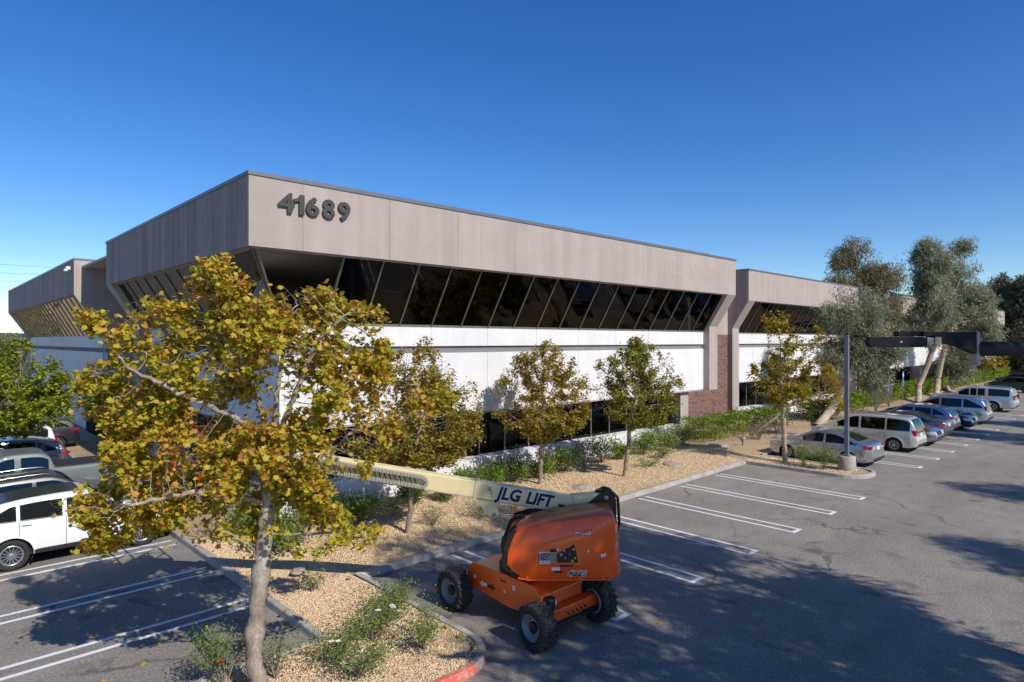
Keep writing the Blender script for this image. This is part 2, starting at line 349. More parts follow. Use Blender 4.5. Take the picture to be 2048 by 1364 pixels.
for (x, y) in ((54.9, 8.9), (58.2, 8.5), (60.4, 7.2)):      # blue access symbols
    mm = MB(); mm.add([(x - .5, y, LZ), (x + .35, y - .1, LZ), (x + .4, y + .25, LZ), (x - .1, y + .3, LZ), (x - .15, y + .9, LZ), (x - .45, y + .9, LZ)], [(0, 1, 2, 3, 4, 5)])
    struct(mm.obj('parking_symbol', 'blue_line', fix=False))
# ---------------------------------------------------------------- kerbs
def kerb(name, pts, side=1, mat='kerb_concrete', w=.15, h=.15, seg=3.0):
    # pts: outer (road side) polyline; kerb body lies to the left (side=1) of travel
    P_ = [Vector(p) for p in pts]; mm = MB()
    # resample into pieces with a small joint
    offs = []
    for i in range(len(P_)):
        a = P_[max(i - 1, 0)]; b = P_[min(i + 1, len(P_) - 1)]
        if 0 < i < len(P_) - 1:
            d1 = (P_[i] - a).normalized(); d2 = (b - P_[i]).normalized(); n1 = Vector((-d1.y, d1.x)); n2 = Vector((-d2.y, d2.x)); n = (n1 + n2).normalized(); n = n / max(.4, n.dot(n1))
        else:
            d1 = (b - a).normalized(); n = Vector((-d1.y, d1.x))
        offs.append(n * side)
    for i in range(len(P_) - 1):
        L = (P_[i + 1] - P_[i]).length; k = max(1, round(L / seg)) if L > seg * 1.3 else 1
        for j in range(k):
            t0 = j / k; t1 = (j + 1) / k; g = .006 / L if k > 1 else 0
            if j > 0: t0 += g
            if j < k - 1: t1 -= g
            r0, r1 = [], []
            for t_, rr in ((t0, r0), (t1, r1)):
                p = P_[i].lerp(P_[i + 1], t_); n = offs[i].lerp(offs[i + 1], t_)
                for (o_, z) in ((0, -.02), (.01, h - .02), (.03, h), (w - .015, h), (w, h - .01), (w, -.02)):
                    q = p + n * o_; rr.append((q.x, q.y, z))
            n6 = 6; mm.add(r0 + r1, [(a, (a + 1) % n6, n6 + (a + 1) % n6, n6 + a) for a in range(n6)] + [tuple(range(n6)), tuple(range(n6, 12))[::-1]])
    return struct(mm.obj(name, mat))
KY = lambda x: 13.0 + (x - 7.6) * .022
def arc(cx, cy, r_, a0, a1, n): return [(cx + r_ * math.cos(R(a0 + (a1 - a0) * i / n)), cy + r_ * math.sin(R(a0 + (a1 - a0) * i / n))) for i in range(n + 1)]
# island tip: X=7.55 from Y=13 down to 9, round to Y=7.9
kerb('kerb', [(27.15, KY(27.15)), (7.6, 13.0), (7.55, 9.15)] + arc(6.55, 9.0, 1.0, 0, -45, 4)[1:], -1)
a1 = arc(6.55, 9.0, 1.0, -45, -75, 3); kerb('kerb', a1, -1, 'kerb_red_worn')
a2 = arc(6.55, 9.0, 1.0, -75, -90, 2); kerb('kerb', a2 + [(-6, 8.0)], -1, 'kerb_red')
kerb('kerb', [(-6, 10.75), (5.38, 10.75), (5.38, 29.5), (5.6, 45)], -1)
# planter island round the sedan
isl = [(27.15, KY(27.15)), (27.15, 9.6)] + arc(28.15, 9.6, 1.0, 180, 270, 6)[1:] + [(28.5, 8.6)] + arc(28.5, 9.4, .8, 270, 360, 6)[1:] + [(29.3, 13.6)]
kerb('kerb', isl, 1)
kerb('kerb', [(29.3, 13.62), (58, 13.9), (58, 14.3), (140, 15.8)], 1)
# far side of the lot
kerb('kerb', [(-30, -2.4), (150, -2.4)], -1)
# ---------------------------------------------------------------- gravel planter
def gz(x, y):
    b = .12 + .03 * noise.noise(Vector((x * .5, y * .5, 0)))
    if y > 13.4: b += .10 * min(1, (y - 13.4) / 1.5) * max(0, min(1, (x - 6.2) / 1.5))
    return b
rects = [(-6, 8.12, 7.42, 10.6), (5.52, 10.6, 7.42, 18.6), (7.42, 13.14, 27.2, 18.6), (5.52, 18.6, 8.2, 45)]
mm = MB()
def patch(fx, ny, x0, x1, y0f, y1f):
    rows = []
    nx = max(2, int((x1 - x0) / .5))
    for i in range(nx + 1):
        x = x0 + (x1 - x0) * i / nx; a = y0f(x); b = y1f(x); rows.append([(x, a + (b - a) * j / ny, gz(x, a + (b - a) * j / ny)) for j in range(ny + 1)])
    mm.grid(rows)
mm.smooth = True
def ylow(x):
    if x > 6.55: return 9.0 - math.sqrt(max(0, .86 ** 2 - (x - 6.55) ** 2)) if x - 6.55 < .86 else 9.0
    return 8.14
patch(0, 6, -6, 5.52, lambda x: 8.14, lambda x: 10.62)
patch(0, 22, 5.52, 7.41, ylow, lambda x: 18.7)
patch(0, 12, 7.41, 27.28, lambda x: KY(x) + .14, lambda x: 18.7)
patch(0, 24, 5.52, 8.2, lambda x: 18.7, lambda x: 46)
patch(0, 14, 27.28, 29.16, lambda x: 8.74 + (.5 if x < 27.6 or x > 28.9 else .0), lambda x: 19)
patch(0, 10, 29.16, 58, lambda x: 13.76, lambda x: 21)
patch(0, 10, 58, 125, lambda x: 14.2 + (x - 58) * .018, lambda x: 21)
patch(0, 4, -30, 150, lambda x: -7, lambda x: -2.54)
struct(mm.obj('gravel_bed', 'gravel_bed'))
# single stones
rng = np.random.default_rng(3)
OCT = np.array([(1, 0, 0), (-1, 0, 0), (0, 1, 0), (0, -1, 0), (0, 0, .7), (0, 0, -.7)], float)
OF = np.array([(0, 2, 4), (2, 1, 4), (1, 3, 4), (3, 0, 4), (2, 0, 5), (1, 2, 5), (3, 1, 5), (0, 3, 5)])
def rots(n, rng, tilt=1.0):
    q = rng.normal(size=(n, 4)); q /= np.linalg.norm(q, axis=1)[:, None]; w, x, y, z = q.T
    return np.stack([np.stack([1 - 2 * (y * y + z * z), 2 * (x * y - z * w), 2 * (x * z + y * w)], 1), np.stack([2 * (x * y + z * w), 1 - 2 * (x * x + z * z), 2 * (y * z - x * w)], 1), np.stack([2 * (x * z - y * w), 2 * (y * z + x * w), 1 - 2 * (x * x + y * y)], 1)], 1)
def batch(name, V, F, pos, M, sc, mat, parent=None, smooth=False):
    n = len(pos); k = len(V)
    v = np.einsum('nij,kj->nki', M, V) * sc[:, None, None] + pos[:, None, :]
    f = (F[None] + (np.arange(n) * k)[:, None, None]).reshape(-1)
    me = bpy.data.meshes.new(name); fk = F.shape[1]; nf = n * len(F)
    me.vertices.add(n * k); me.vertices.foreach_set('co', v.reshape(-1).astype(np.float32))
    me.loops.add(nf * fk); me.loops.foreach_set('vertex_index', f.astype(np.int32))
    me.polygons.add(nf); me.polygons.foreach_set('loop_start', np.arange(0, nf * fk, fk, dtype=np.int32))
    try: me.polygons.foreach_set('loop_total', np.full(nf, fk, dtype=np.int32))
    except Exception: pass
    me.materials.append(MATS[mat]); me.update(calc_edges=True)
    if smooth: me.polygons.foreach_set('use_smooth', np.ones(nf, bool))
    return link(name, me, parent)
def stones(n, x0, x1, y0, y1, smin, smax, ok=None):
    x = rng.uniform(x0, x1, n); y = rng.uniform(y0, y1, n)
    if ok is not None: k = ok(x, y); x = x[k]; y = y[k]
    z = np.array([gz(a, b) for a, b in zip(x, y)])
    p = np.stack([x, y, z + .004], 1); M = rots(len(x), rng); M = M * np.array([1, .75, .6])[None, None, :]
    stuff(tag(batch('gravel', OCT, OF, p, M, rng.uniform(smin, smax, len(x)), 'gravel_stone'), LBL.pop(0), 'gravel'))
LBL = ['tan gravel stones over the pointed kerbed island beneath the big sycamore', 'tan gravel stones in the strip along the left parking kerb', 'tan gravel stones between the lift bay kerb and the white wall', 'tan gravel stones filling the narrow island beside the silver sedan', 'tan gravel stones further right along the planting bed']
oki = lambda x, y: (x < 6.55) | ((x - 6.55) ** 2 + (np.minimum(y, 9) - 9) ** 2 < .84 ** 2)
stones(30000, 1.5, 7.4, 8.15, 10.6, .011, .022, oki)
stones(36000, 5.55, 7.4, 10.6, 18.4, .011, .022)
stones(32000, 7.4, 15, 13.35, 18.3, .014, .025)
stones(3500, 27.35, 29.1, 9.3, 13.6, .02, .03)
stones(22000, 15, 27.2, 13.55, 18.3, .018, .03)
# ================================================================ office building
ZC, ZT, ZB = 10.02, 9.92, 8.03      # cap top, fascia top, fascia bottom
NW = 1.47                           # wall set back behind the fascia
def mk(O, U, N):
    return lambda u, n, z: (O[0] + u * U[0] + n * N[0], O[1] + u * U[1] + n * N[1], z)
def bx(m_, f, u0, u1, n0, n1, z0, z1):
    q = lambda z: [f(u0, n0, z), f(u1, n0, z), f(u1, n1, z), f(u0, n1, z)]
    m_.hexa(q(z0), q(z1))
def sl_n(z): return -.27 - (8.03 - z) / (8.03 - 6.04) * (NW - .27)        # plane of the leaning glass
def facade(P, f, u0, u1, joints, mulls, spands, rough, corner0, fin1, fin0=0, clear=(), mitre=0, zoff=0, gmat='dark_glass', lower=True, lwmul=1.36, lw=None, cap=True):
    fm = 'stucco_rough' if rough else 'stucco_tan'
    js = [u0] + joints + [u1]
    for a, b in zip(js, js[1:]):
        mm = MB(); bx(mm, f, a + (.004 if a != u0 else 0), b - (.004 if b != u1 else 0), 0, -.12, ZB, ZT)
        mm.obj('fascia_panel', fm, P)
    mm = MB(); bx(mm, f, u0 + .14, u1 - .01, -.122, -.3, ZB + .01, ZT - .01); mm.obj('fascia_backing', 'joint_dark', P)
    if cap:
        mm = MB(); bx(mm, f, u0 - .03, u1 + .03, .03, -.34, ZT + .001, ZC); mm.obj('parapet_cap', 'cap_metal', P)
    w0 = u0 + mitre; w1 = u1 - (.9 if fin1 else 0); w0 += .9 if fin0 else 0
    # soffit under the fascia
    mm = MB(); bx(mm, f, u0 + .13, w1 if fin1 else u1, -.01 - .12 + .0, -.34, ZB - .03, ZB + .005); mm.obj('soffit', 'stucco_tan', P)
    # sill bar and head bar
    mm = MB(); bx(mm, f, w0 - .02, w1, -NW + .02, -NW - .08, 6.04 + zoff - .04, 6.04 + zoff + .03); mm.obj('window_sill', 'mullion_metal', P)
    zs = 6.04 + zoff
    def gp(u, z, o=0): return f(u, sl_n(8.03 - (8.03 - z) * 1.99 / (8.03 - zs)) + o, z)
    ms = [m_ for m_ in mulls if w0 + .2 < m_ < w1 - .2]
    edges = [(w0, u0 + .3 if mitre else w0)] + [(m_, m_) for m_ in ms] + [(w1, w1)]
    for k, ((a, ta), (b, tb)) in enumerate(zip(edges, edges[1:])):
        mm = MB(); g = .022
        qs = [gp(a + g, zs + .03), gp(b - g, zs + .03), gp(tb - g, 8.0), gp(ta + g, 8.0)]
        mm.add(qs, [(0, 1, 2, 3)]); mm.obj('window_pane', 'clear_glass' if k in clear else gmat, P, fix=False)
    for k, (a, ta) in enumerate(edges):
        if k == len(edges) - 1: continue
        if k == 0 and not mitre: continue
        mm = MB(); mm.bar(gp(a, zs, .0), gp(ta, 8.02, .0), .05, .09, up=Vector(f(0, 1, 0)) - Vector(f(0, 0, 0))); mm.obj('mullion', 'mullion_metal', P)
    # spandrel panels, recessed groove with its shade in the colour
    w0s = w0
    ss = [w0s] + [s_ for s_ in spands if w0s + .2 < s_ < w1 - .2] + [w1]
    zz = zoff
    for a, b in zip(ss, ss[1:]):
        mm = MB(); bx(mm, f, a + .005, b - .005, -NW, -NW - .15, 5.32 + zz, 6.0 + zz); mm.obj('wall_panel', 'white_wall', P)
        mm = MB(); bx(mm, f, a + .005, b - .005, -NW, -NW - .15, 2.80, 5.07 + zz); mm.obj('wall_panel', 'white_wall', P)
    mm = MB(); bx(mm, f, w0 + .03, w1 - .003, -NW - .10, -NW - .2, 2.82, 5.99 + zz); mm.obj('wall_groove', 'groove_shade', P)
    mm = MB(); bx(mm, f, w0 + .03, w1 - .003, -NW - .02, -NW - .75, 2.74, 2.799); mm.obj('soffit', 'stucco_tan', P)
    l0, l1 = lw or (w0, w1)
    if lower:
        mm = MB(); bx(mm, f, l0, l1, -NW, -NW - .62, -.3, 1.04); mm.obj('low_wall', 'white_wall', P)
        n = max(1, round((l1 - l0) / lwmul)); w = (l1 - l0) / n
        for i in range(n):
            a = l0 + i * w; mm = MB(); mm.add([f(a + .03, -NW - .55, 1.05), f(a + w - .03, -NW - .55, 1.05), f(a + w - .03, -NW - .55, 2.74), f(a + .03, -NW - .55, 2.74)], [(0, 1, 2, 3)]); mm.obj('ground_floor_pane', gmat, P, fix=False)
            mm = MB(); bx(mm, f, a - .03, a + .03, -NW - .5, -NW - .6, 1.041, 2.739); mm.obj('mullion', 'mullion_metal', P)
    else:
        mm = MB(); bx(mm, f, l0, l1, -NW - .05, -NW - .3, -.3, 2.739); mm.obj('low_wall', 'white_wall', P)
def fin(P, f, u0, u1, zlow=2.78, back=NW + .5, name='stucco_fin'):
    mm = MB()
    prof = [(0, ZB - .002), (-1.1, 6.3), (-1.1, zlow), (-back - .3, zlow), (-back - .3, ZB - .002)]
    mm.prism(prof, lambda a, b, h: f(h, a, b), u0, u1); return mm.obj(name, 'stucco_tan', P)
# ---- corner wing with the street number
B1 = thing('office_building', 'tan stucco corner wing carrying the number 41689 above slanted dark glass', 'building', (8, 18.5, 0))
def childfix(P):
    off = Vector(P.location)
    for c in P.children:
        if c.location.length < 1e-6 and c.data and c.data.users == 1: c.data.transform(Matrix.Translation(-off))
FX0, FX1, FY = 6.53, 33.2, 17.0
fF = mk((0, FY), (1, 0), (0, -1))         # u = world X
fS = mk((FX0, 0), (0, 1), (-1, 0))        # u = world Y
facade(B1, fF, FX0, FX1, [8.04] + [10.87 + 2.715 * i for i in range(8)], [9.46, 10.83] + [12.19 + 1.346 * i for i in range(15)], [10.85 + 2.69 * i for i in range(8)], False, 0, True, clear=(0,), mitre=NW, lw=(8.0, 29.95))
facade(B1, fS, FY + .121, 33.7, [18.66 + 2.9 * i for i in range(6)], [20.1 + 1.4 * i for i in range(9)], [21.2 + 2.8 * i for i in range(5)], True, 0, True, clear=(0, 1), gmat='side_glass', mitre=NW - .121, lw=(18.5, 32.8), cap=False)
mm = MB(); bx(mm, fS, FY + .35, 33.73, .03, -.34, ZT + .001, ZC - .002); mm.obj('parapet_cap', 'cap_metal', B1)
fin(B1, fF, 32.3, 33.2); fin(B1, fS, 32.8, 33.7, -.2)
# stacked metal parapet behind the cap
mm = MB(); mm.box(8.3, 31.0, 17.38, 17.75, ZC - .2, ZC + .13); mm.obj('roof_upstand', 'cap_metal', B1)
for i in range(12):
    mm = MB(); mm.box(10 + i * 1.9, 10.05 + i * 1.9, 17.4, 17.45, ZC + .13, ZC + .2); mm.obj('roof_bolt', 'chrome', B1)
mm = MB(); mm.box(FX0 + .35, FX1 - .05, FY + .35, 45, 9.5, 9.6); mm.obj('roof', 'roof_membrane', B1)
# end wall of the wing on the right
mm = MB(); mm.box(33.0, 33.15, 20.3, 45, -.2, 9.7); mm.obj('end_wall', 'stucco_tan', B1)
# upper room
mm = MB(); mm.box(8.1, 33.0, 18.6, 33.2, 5.75, 5.95); mm.obj('floor_slab', 'interior_wall', B1)
mm = MB(); mm.box(6.95, 33.0, 17.36, 33.2, 8.06, 8.12); mm.obj('ceiling', 'ceiling_tile', B1)
for i in range(5):
    for j in range(3):
        mm = MB(); mm.box(8.2 + i * 2.4, 8.8 + i * 2.4, 18.0 + j * 2.5, 19.2 + j * 2.5, 8.045, 8.058); mm.obj('ceiling_light_panel', 'ceiling_lens', B1)
for i in range(14):
    mm = MB(); mm.box(7.2 + i * 1.2, 7.22 + i * 1.2, 17.4, 26, 8.05, 8.059); mm.obj('ceiling_rib', 'interior_wall', B1)
mm = MB(); mm.box(8.3, 33, 26.5, 26.6, 5.95, 8.05); mm.obj('inner_wall', 'interior_wall', B1)
mm = MB(); mm.box(13.0, 13.1, 18.8, 26.5, 5.95, 8.05); mm.obj('inner_wall', 'interior_wall', B1)
mm = MB(); mm.box(10.9, 11.15, 19.2, 19.45, 5.95, 8.05); mm.obj('column', 'ceiling_tile', B1)
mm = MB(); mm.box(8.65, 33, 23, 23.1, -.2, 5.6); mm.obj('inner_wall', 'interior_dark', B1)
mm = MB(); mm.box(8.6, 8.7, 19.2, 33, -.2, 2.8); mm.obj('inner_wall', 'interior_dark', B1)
# number
for ch, x0, x1 in (('4', 7.30, 7.76), ('1', 7.74, 8.05), ('6', 8.10, 8.50), ('8', 8.60, 8.98), ('9', 9.09, 9.48)):
    if ch == '1':
        q = MB(); q.prism([(.50, 0), (.96, 0), (.96, 1), (.62, 1), (.46, .84), (.04, .74), (.04, .57), (.50, .67)], lambda a_, b_, h_: (a_ * .31, b_ * .56, h_), -.032, .032); me = q.mesh('digit', 'digit_dark')
    else: me = text_mesh(ch, .8, .03, .024)
    xs = [v.co.x for v in me.vertices]; ys = [v.co.y for v in me.vertices]
    sx = (x1 - x0) / (max(xs) - min(xs)); sy = .56 / (max(ys) - min(ys))
    me.transform(Matrix.Translation((-(max(xs) + min(xs)) / 2, -(max(ys) + min(ys)) / 2, 0))); me.transform(Matrix.Diagonal((sx, sy, 1, 1)))
    me.transform(frame(((x0 + x1) / 2, FY - .05, 9.30), (1, 0, 0), (0, 0, 1))); me.materials.clear(); me.materials.append(MATS['digit_dark']); link('digit', me, B1)
text_obj('ghost_lettering', 'UNITED COMPANIES', .92, 'ghost_paint', frame((28.6, FY - .004, 9.05), (1, 0, 0), (0, 0, 1)), B1, .003, 0, 0, 1.0, .82)
# column and brick recess at the right end
mm = MB(); bx(mm, mk((0, 18.75), (1, 0), (0, -1)), 30.4, 31.2, 0, -.7, -.2, 2.735); mm.obj('pier', 'stucco_tan', B1)
mm = MB(); mm.box(30.6, 37.98, 20.03, 20.2, -.2, 9.4); mm.obj('mortar_wall', 'mortar', B1)
bv = MB()
for r_ in range(int(6.0 / .1016)):
    z = -.1 + r_ * .1016; x = 31.0 + (.153 if r_ % 2 else 0)
    while x < 37.97:
        if x > (31.0 if z < 3.0 else 33.0): bv.box(x, min(x + .288, 37.98), 20.005 + random.uniform(-.004, .004), 20.04, z, z + .084)
        x += .306
mm = MB(); mm.box(33.2, 37.98, 19.99, 20.029, 5.9, 9.4); mm.obj('upper_recess_wall', 'stucco_tan', B1)
stuff(bv.obj('brickwork', 'brick_red', B1, fix=False))
childfix(B1)
# ---- wing 2
B2 = thing('office_wing', 'tan stucco wing with white lower panels right of the brick recess', 'building', (38, 20, 0))
FY2 = 18.6; f2 = mk((0, FY2), (1, 0), (0, -1))
facade(B2, f2, 38.0, 57.5, [38 + 2.75 * i for i in range(1, 7)], [38.9 + 1.36 * i for i in range(1, 14)], [38.9 + 2.72 * i for i in range(1, 7)], False, 0, False, fin0=True, lw=(38.9, 57.0))
fin(B2, f2, 38.0, 38.9, -.2)
mm = MB(); bx(mm, mk((38.0, 0), (0, 1), (-1, 0)), 18.721, 24, 0, -.12, ZB, ZT); mm.obj('fascia_panel', 'stucco_rough', B2)
mm = MB(); bx(mm, mk((38.0, 0), (0, 1), (-1, 0)), 18.95, 24, .03, -.34, ZT + .002, ZC - .002); mm.obj('parapet_cap', 'cap_metal', B2)
mm = MB(); mm.prism([(18.721, ZB - .003), (19.69, 6.3), (19.69, -.2), (24, -.2), (24, ZB - .003)], lambda a, b, h: (h, a, b), 37.99, 38.13); mm.obj('end_wall', 'stucco_rough', B2)
mm = MB(); mm.box(38.4, 57.4, 18.95, 40, 9.5, 9.6); mm.obj('roof', 'roof_membrane', B2)
mm = MB(); mm.box(33.2, 38, 20.6, 21.0, 8.2, ZC + .35); mm.obj('roof_upstand', 'stucco_tan', B2)
mm = MB(); mm.box(34, 56, 21.2, 21.5, 9.6, ZC + .4); mm.obj('roof_upstand', 'cap_metal', B2)
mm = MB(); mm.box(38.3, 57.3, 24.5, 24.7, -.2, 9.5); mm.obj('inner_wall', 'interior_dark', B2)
mm = MB(); mm.box(57.35, 57.5, 18.75, 40, -.2, 9.5); mm.obj('end_wall', 'stucco_tan', B2)
childfix(B2)
# ---- far right wing
B3 = thing('office_wing', 'farthest right tan wing behind the leaning eucalyptus trees', 'building', (64, 20, 0))
f3 = mk((0, FY2), (1, 0), (0, -1))
facade(B3, f3, 64.0, 121.0, [64 + 2.75 * i for i in range(1, 20)], [64.9 + 1.36 * i for i in range(1, 40)], [64.9 + 2.72 * i for i in range(1, 20)], False, 0, True, fin0=True, lw=(66.0, 119.0), lwmul=2.72)
fin(B3, f3, 64.0, 64.9, -.2); fin(B3, f3, 120.1, 121.0, -.2)
for x in (78, 92, 106):
    mm = MB(); mm.box(x, x + .9, 19.2, 20.0, -.2, 2.73); mm.obj('pier', 'stucco_tan', B3)
mm = MB(); mm.box(64.0, 64.12, 18.73, 40, -.2, ZT); mm.obj('end_wall', 'stucco_rough', B3)
mm = MB(); mm.box(64.4, 121, 18.95, 45, 9.5, 9.6); mm.obj('roof', 'roof_membrane', B3)
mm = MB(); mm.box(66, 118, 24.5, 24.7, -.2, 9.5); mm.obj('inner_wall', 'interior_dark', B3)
mm = MB(); mm.box(119.3, 119.6, FY2 - .03, FY2 - .01, 8.9, 9.3); mm.obj('vent_louver', 'joint_dark', B3)
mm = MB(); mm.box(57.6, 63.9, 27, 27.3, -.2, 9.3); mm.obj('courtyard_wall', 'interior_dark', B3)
childfix(B3)
# ---- left wing
B4 = thing('office_wing', 'left rear wing with amber reflecting glass and blank tan end wall', 'building', (8, 43, 0))
Y4 = 41.5
facade(B4, fS, Y4 + .121, 72.9, [44.98 + 3.3 * i for i in range(9)], [43.3 + 1.4 * i for i in range(21)], [45 + 2.8 * i for i in range(10)], True, 0, True, zoff=-.22, mitre=0, gmat='warm_reflect_glass', lower=False, cap=False)
mm = MB(); bx(mm, fS, Y4 - .03, 72.93, .03, -.34, ZT + .001, ZC - .002); mm.obj('parapet_cap', 'cap_metal', B4)
mm = MB(); mm.prism([(FX0, ZB), (8.0, 5.82), (8.0, 5.6), (33, 5.6), (33, ZT), (FX0, ZT)], lambda a, b, h: (a, h, b), Y4, Y4 + .12); mm.obj('end_wall', 'stucco_tan', B4)
mm = MB(); mm.box(8.0, 33, Y4 + .3, Y4 + .5, -.2, 5.6); mm.obj('lower_end_wall', 'stucco_tan', B4)
mm = MB(); mm.box(FX0 + .36, 33, Y4 - .03, Y4 + .3, ZT + .002, ZC - .001); mm.obj('parapet_cap', 'cap_metal', B4)
fin(B4, fS, 72.0, 72.9, -.2)
mm = MB(); mm.box(FX0 + .35, 33, Y4 + .3, 72.8, 9.5, 9.6); mm.obj('roof', 'roof_membrane', B4)
mm = MB(); mm.box(10.5, 10.7, Y4 + .5, 72.8, 5.6, 9.4); mm.obj('inner_wall', 'interior_wall', B4)
mm = MB(); mm.box(6.3, 6.5, 42.3, 42.5, 9.45, 9.62); mm.box(6.2, 6.35, 42.2, 42.6, 9.35, 9.47); mm.obj('wall_light', 'decal_white', B4)
childfix(B4)
# wall between the wings
mm = MB(); mm.box(9.6, 9.8, 33.71, Y4 - .01, -.2, 5.3); o = mm.obj('link_wall', 'white_wall'); tag(o, 'plain white wall joining the corner wing to the left rear wing', 'wall')
# ================================================================ vegetation
def colonize(rng, A, start, D, di, dk, iters=200, up=.0, par0=None):
    nodes = [np.array(p, float) for p in start]; par = list(par0)
    P_ = np.array(nodes); A = A.copy()
    dist = np.full(len(A), 1e9); near = np.zeros(len(A), int)
    def upd(i0):
        nonlocal dist, near
        d_ = np.linalg.norm(A[:, None, :] - P_[None, i0:, :], axis=2); k = d_.argmin(1); dm = d_[np.arange(len(A)), k]
        b = dm < dist; dist = np.where(b, dm, dist); near = np.where(b, k + i0, near)
    upd(0); seen = set()
    for it in range(iters):
        m = dist < di
        if not m.any():
            if len(A) == 0: break
            m = dist < dist.min() * 1.15
        idx = near[m]; V = A[m] - P_[idx]; V /= np.linalg.norm(V, axis=1)[:, None] + 1e-9
        S = np.zeros((len(P_), 3)); np.add.at(S, idx, V); c = np.unique(idx)
        dr = S[c]; dr /= np.linalg.norm(dr, axis=1)[:, None] + 1e-9; dr += rng.normal(size=dr.shape) * .12; dr[:, 2] += up
        dr /= np.linalg.norm(dr, axis=1)[:, None]; new = P_[c] + dr * D
        keep = []; 
        for j, (ci, q) in enumerate(zip(c, new)):
            k = (ci, round(q[0] / D * 2), round(q[1] / D * 2), round(q[2] / D * 2))
            if k not in seen: seen.add(k); keep.append(j)
        if not keep: break
        n0 = len(P_); P_ = np.vstack([P_, new[keep]]); par += [int(c[j]) for j in keep]
        upd(n0); k = dist > dk; A = A[k]; dist = dist[k]; near = near[k]
        if len(A) == 0 or len(P_) > 9000: break
    return P_, par
def radii(P_, par, r0, Rt):
    n = len(P_); cnt = np.zeros(n); ch = [[] for _ in range(n)]
    for i, p in enumerate(par):
        if p >= 0: ch[p].append(i)
    for i in range(n - 1, -1, -1):
        cnt[i] = 1 if not ch[i] else sum(cnt[j] for j in ch[i])
    e = math.log(max(Rt / r0, 1.5)) / math.log(max(cnt[0], 2)); return r0 * cnt ** e, ch, cnt
def branches(m_, P_, ch, rad, sides=6, thin=4, flare=1.25):
    stack = [(0, None)]
    while stack:
        i, pr = stack.pop(); pts = [] if pr is None else [P_[pr]]; rr = [] if pr is None else [min(rad[pr], rad[i] * 1.15)]
        while True:
            pts.append(P_[i]); rr.append(rad[i])
            if not ch[i]: break
            c = sorted(ch[i], key=lambda j: -rad[j])
            for j in c[1:]: stack.append((j, i))
            i = c[0]
        if len(pts) < 2: continue
        if pr is None: rr[0] *= flare
        rr[-1] *= .5
        big = rr[0] > .03
        if not big and len(pts) > 4: k = list(range(0, len(pts) - 1, 2)) + [len(pts) - 1]; pts = [pts[q] for q in k]; rr = [rr[q] for q in k]
        m_.tube(pts, rr, sides if rr[0] > .03 else (thin if rr[0] > .012 else 3), cap=False)
def ellip(rng, n, c, r_, hollow=.0):
    v = rng.normal(size=(n, 3)); v /= np.linalg.norm(v, axis=1)[:, None]; u = (hollow + (1 - hollow) * rng.random(n)) ** (1 / 3)
    return np.array(c) + v * u[:, None] * np.array(r_)
# leaf templates
def leaf_lobed():
    o = [(.03, -.42), (.26, -.36), (.44, -.22), (.36, -.02), (.58, .2), (.27, .2), (.16, .42), (-.02, .56), (-.14, .3), (-.34, .34), (-.5, .12), (-.3, -.04), (-.46, -.3), (-.2, -.32)]
    V = [(0, 0, 0)] + [(x, y, -.22 * abs(x) - .35 * y * y + .12 * x * y) for x, y in o]; n = len(o)
    return np.array(V, float), np.array([(0, 1 + i, 1 + (i + 1) % n) for i in range(n)])
def leaf_quad(w, h=1.0):
    return np.array([(0, -h / 2, 0), (w / 2, 0, .06), (0, h / 2, 0), (-w / 2, 0, .06)], float), np.array([(0, 1, 2), (0, 2, 3)])
def leaf_spray(w, k, rng, spread):   
    V, F = [], []
    for i in range(k):
        a = rng.normal(size=3); a[2] -= .7; a /= np.linalg.norm(a); b = np.cross(a, rng.normal(size=3)); b /= np.linalg.norm(b); o = rng.normal(size=3) * spread
        q = len(V); V += [o, o + a * .5 + b * w / 2, o + a, o + a * .5 - b * w / 2]; F += [(q, q + 1, q + 2), (q, q + 2, q + 3)]
    return np.array(V), np.array(F)
def face_up(n, rng, s=.8):
    # rotation matrices whose z axis is roughly up, random spin
    z = rng.normal(size=(n, 3)) * s; z[:, 2] = np.abs(z[:, 2]) + .55; z /= np.linalg.norm(z, axis=1)[:, None]
    a = rng.normal(size=(n, 3)); x = np.cross(a, z); x /= np.linalg.norm(x, axis=1)[:, None]; y = np.cross(z, x)
    return np.stack([x, y, z], 2)
def leafpos(rng, P_, rad, thr, n, jit, w=None):
    k = np.where(rad < thr)[0]
    idx = rng.choice(k, n) if w is None else rng.choice(k, n, p=w[k] / w[k].sum()); return P_[idx] + rng.normal(size=(n, 3)) * jit, idx
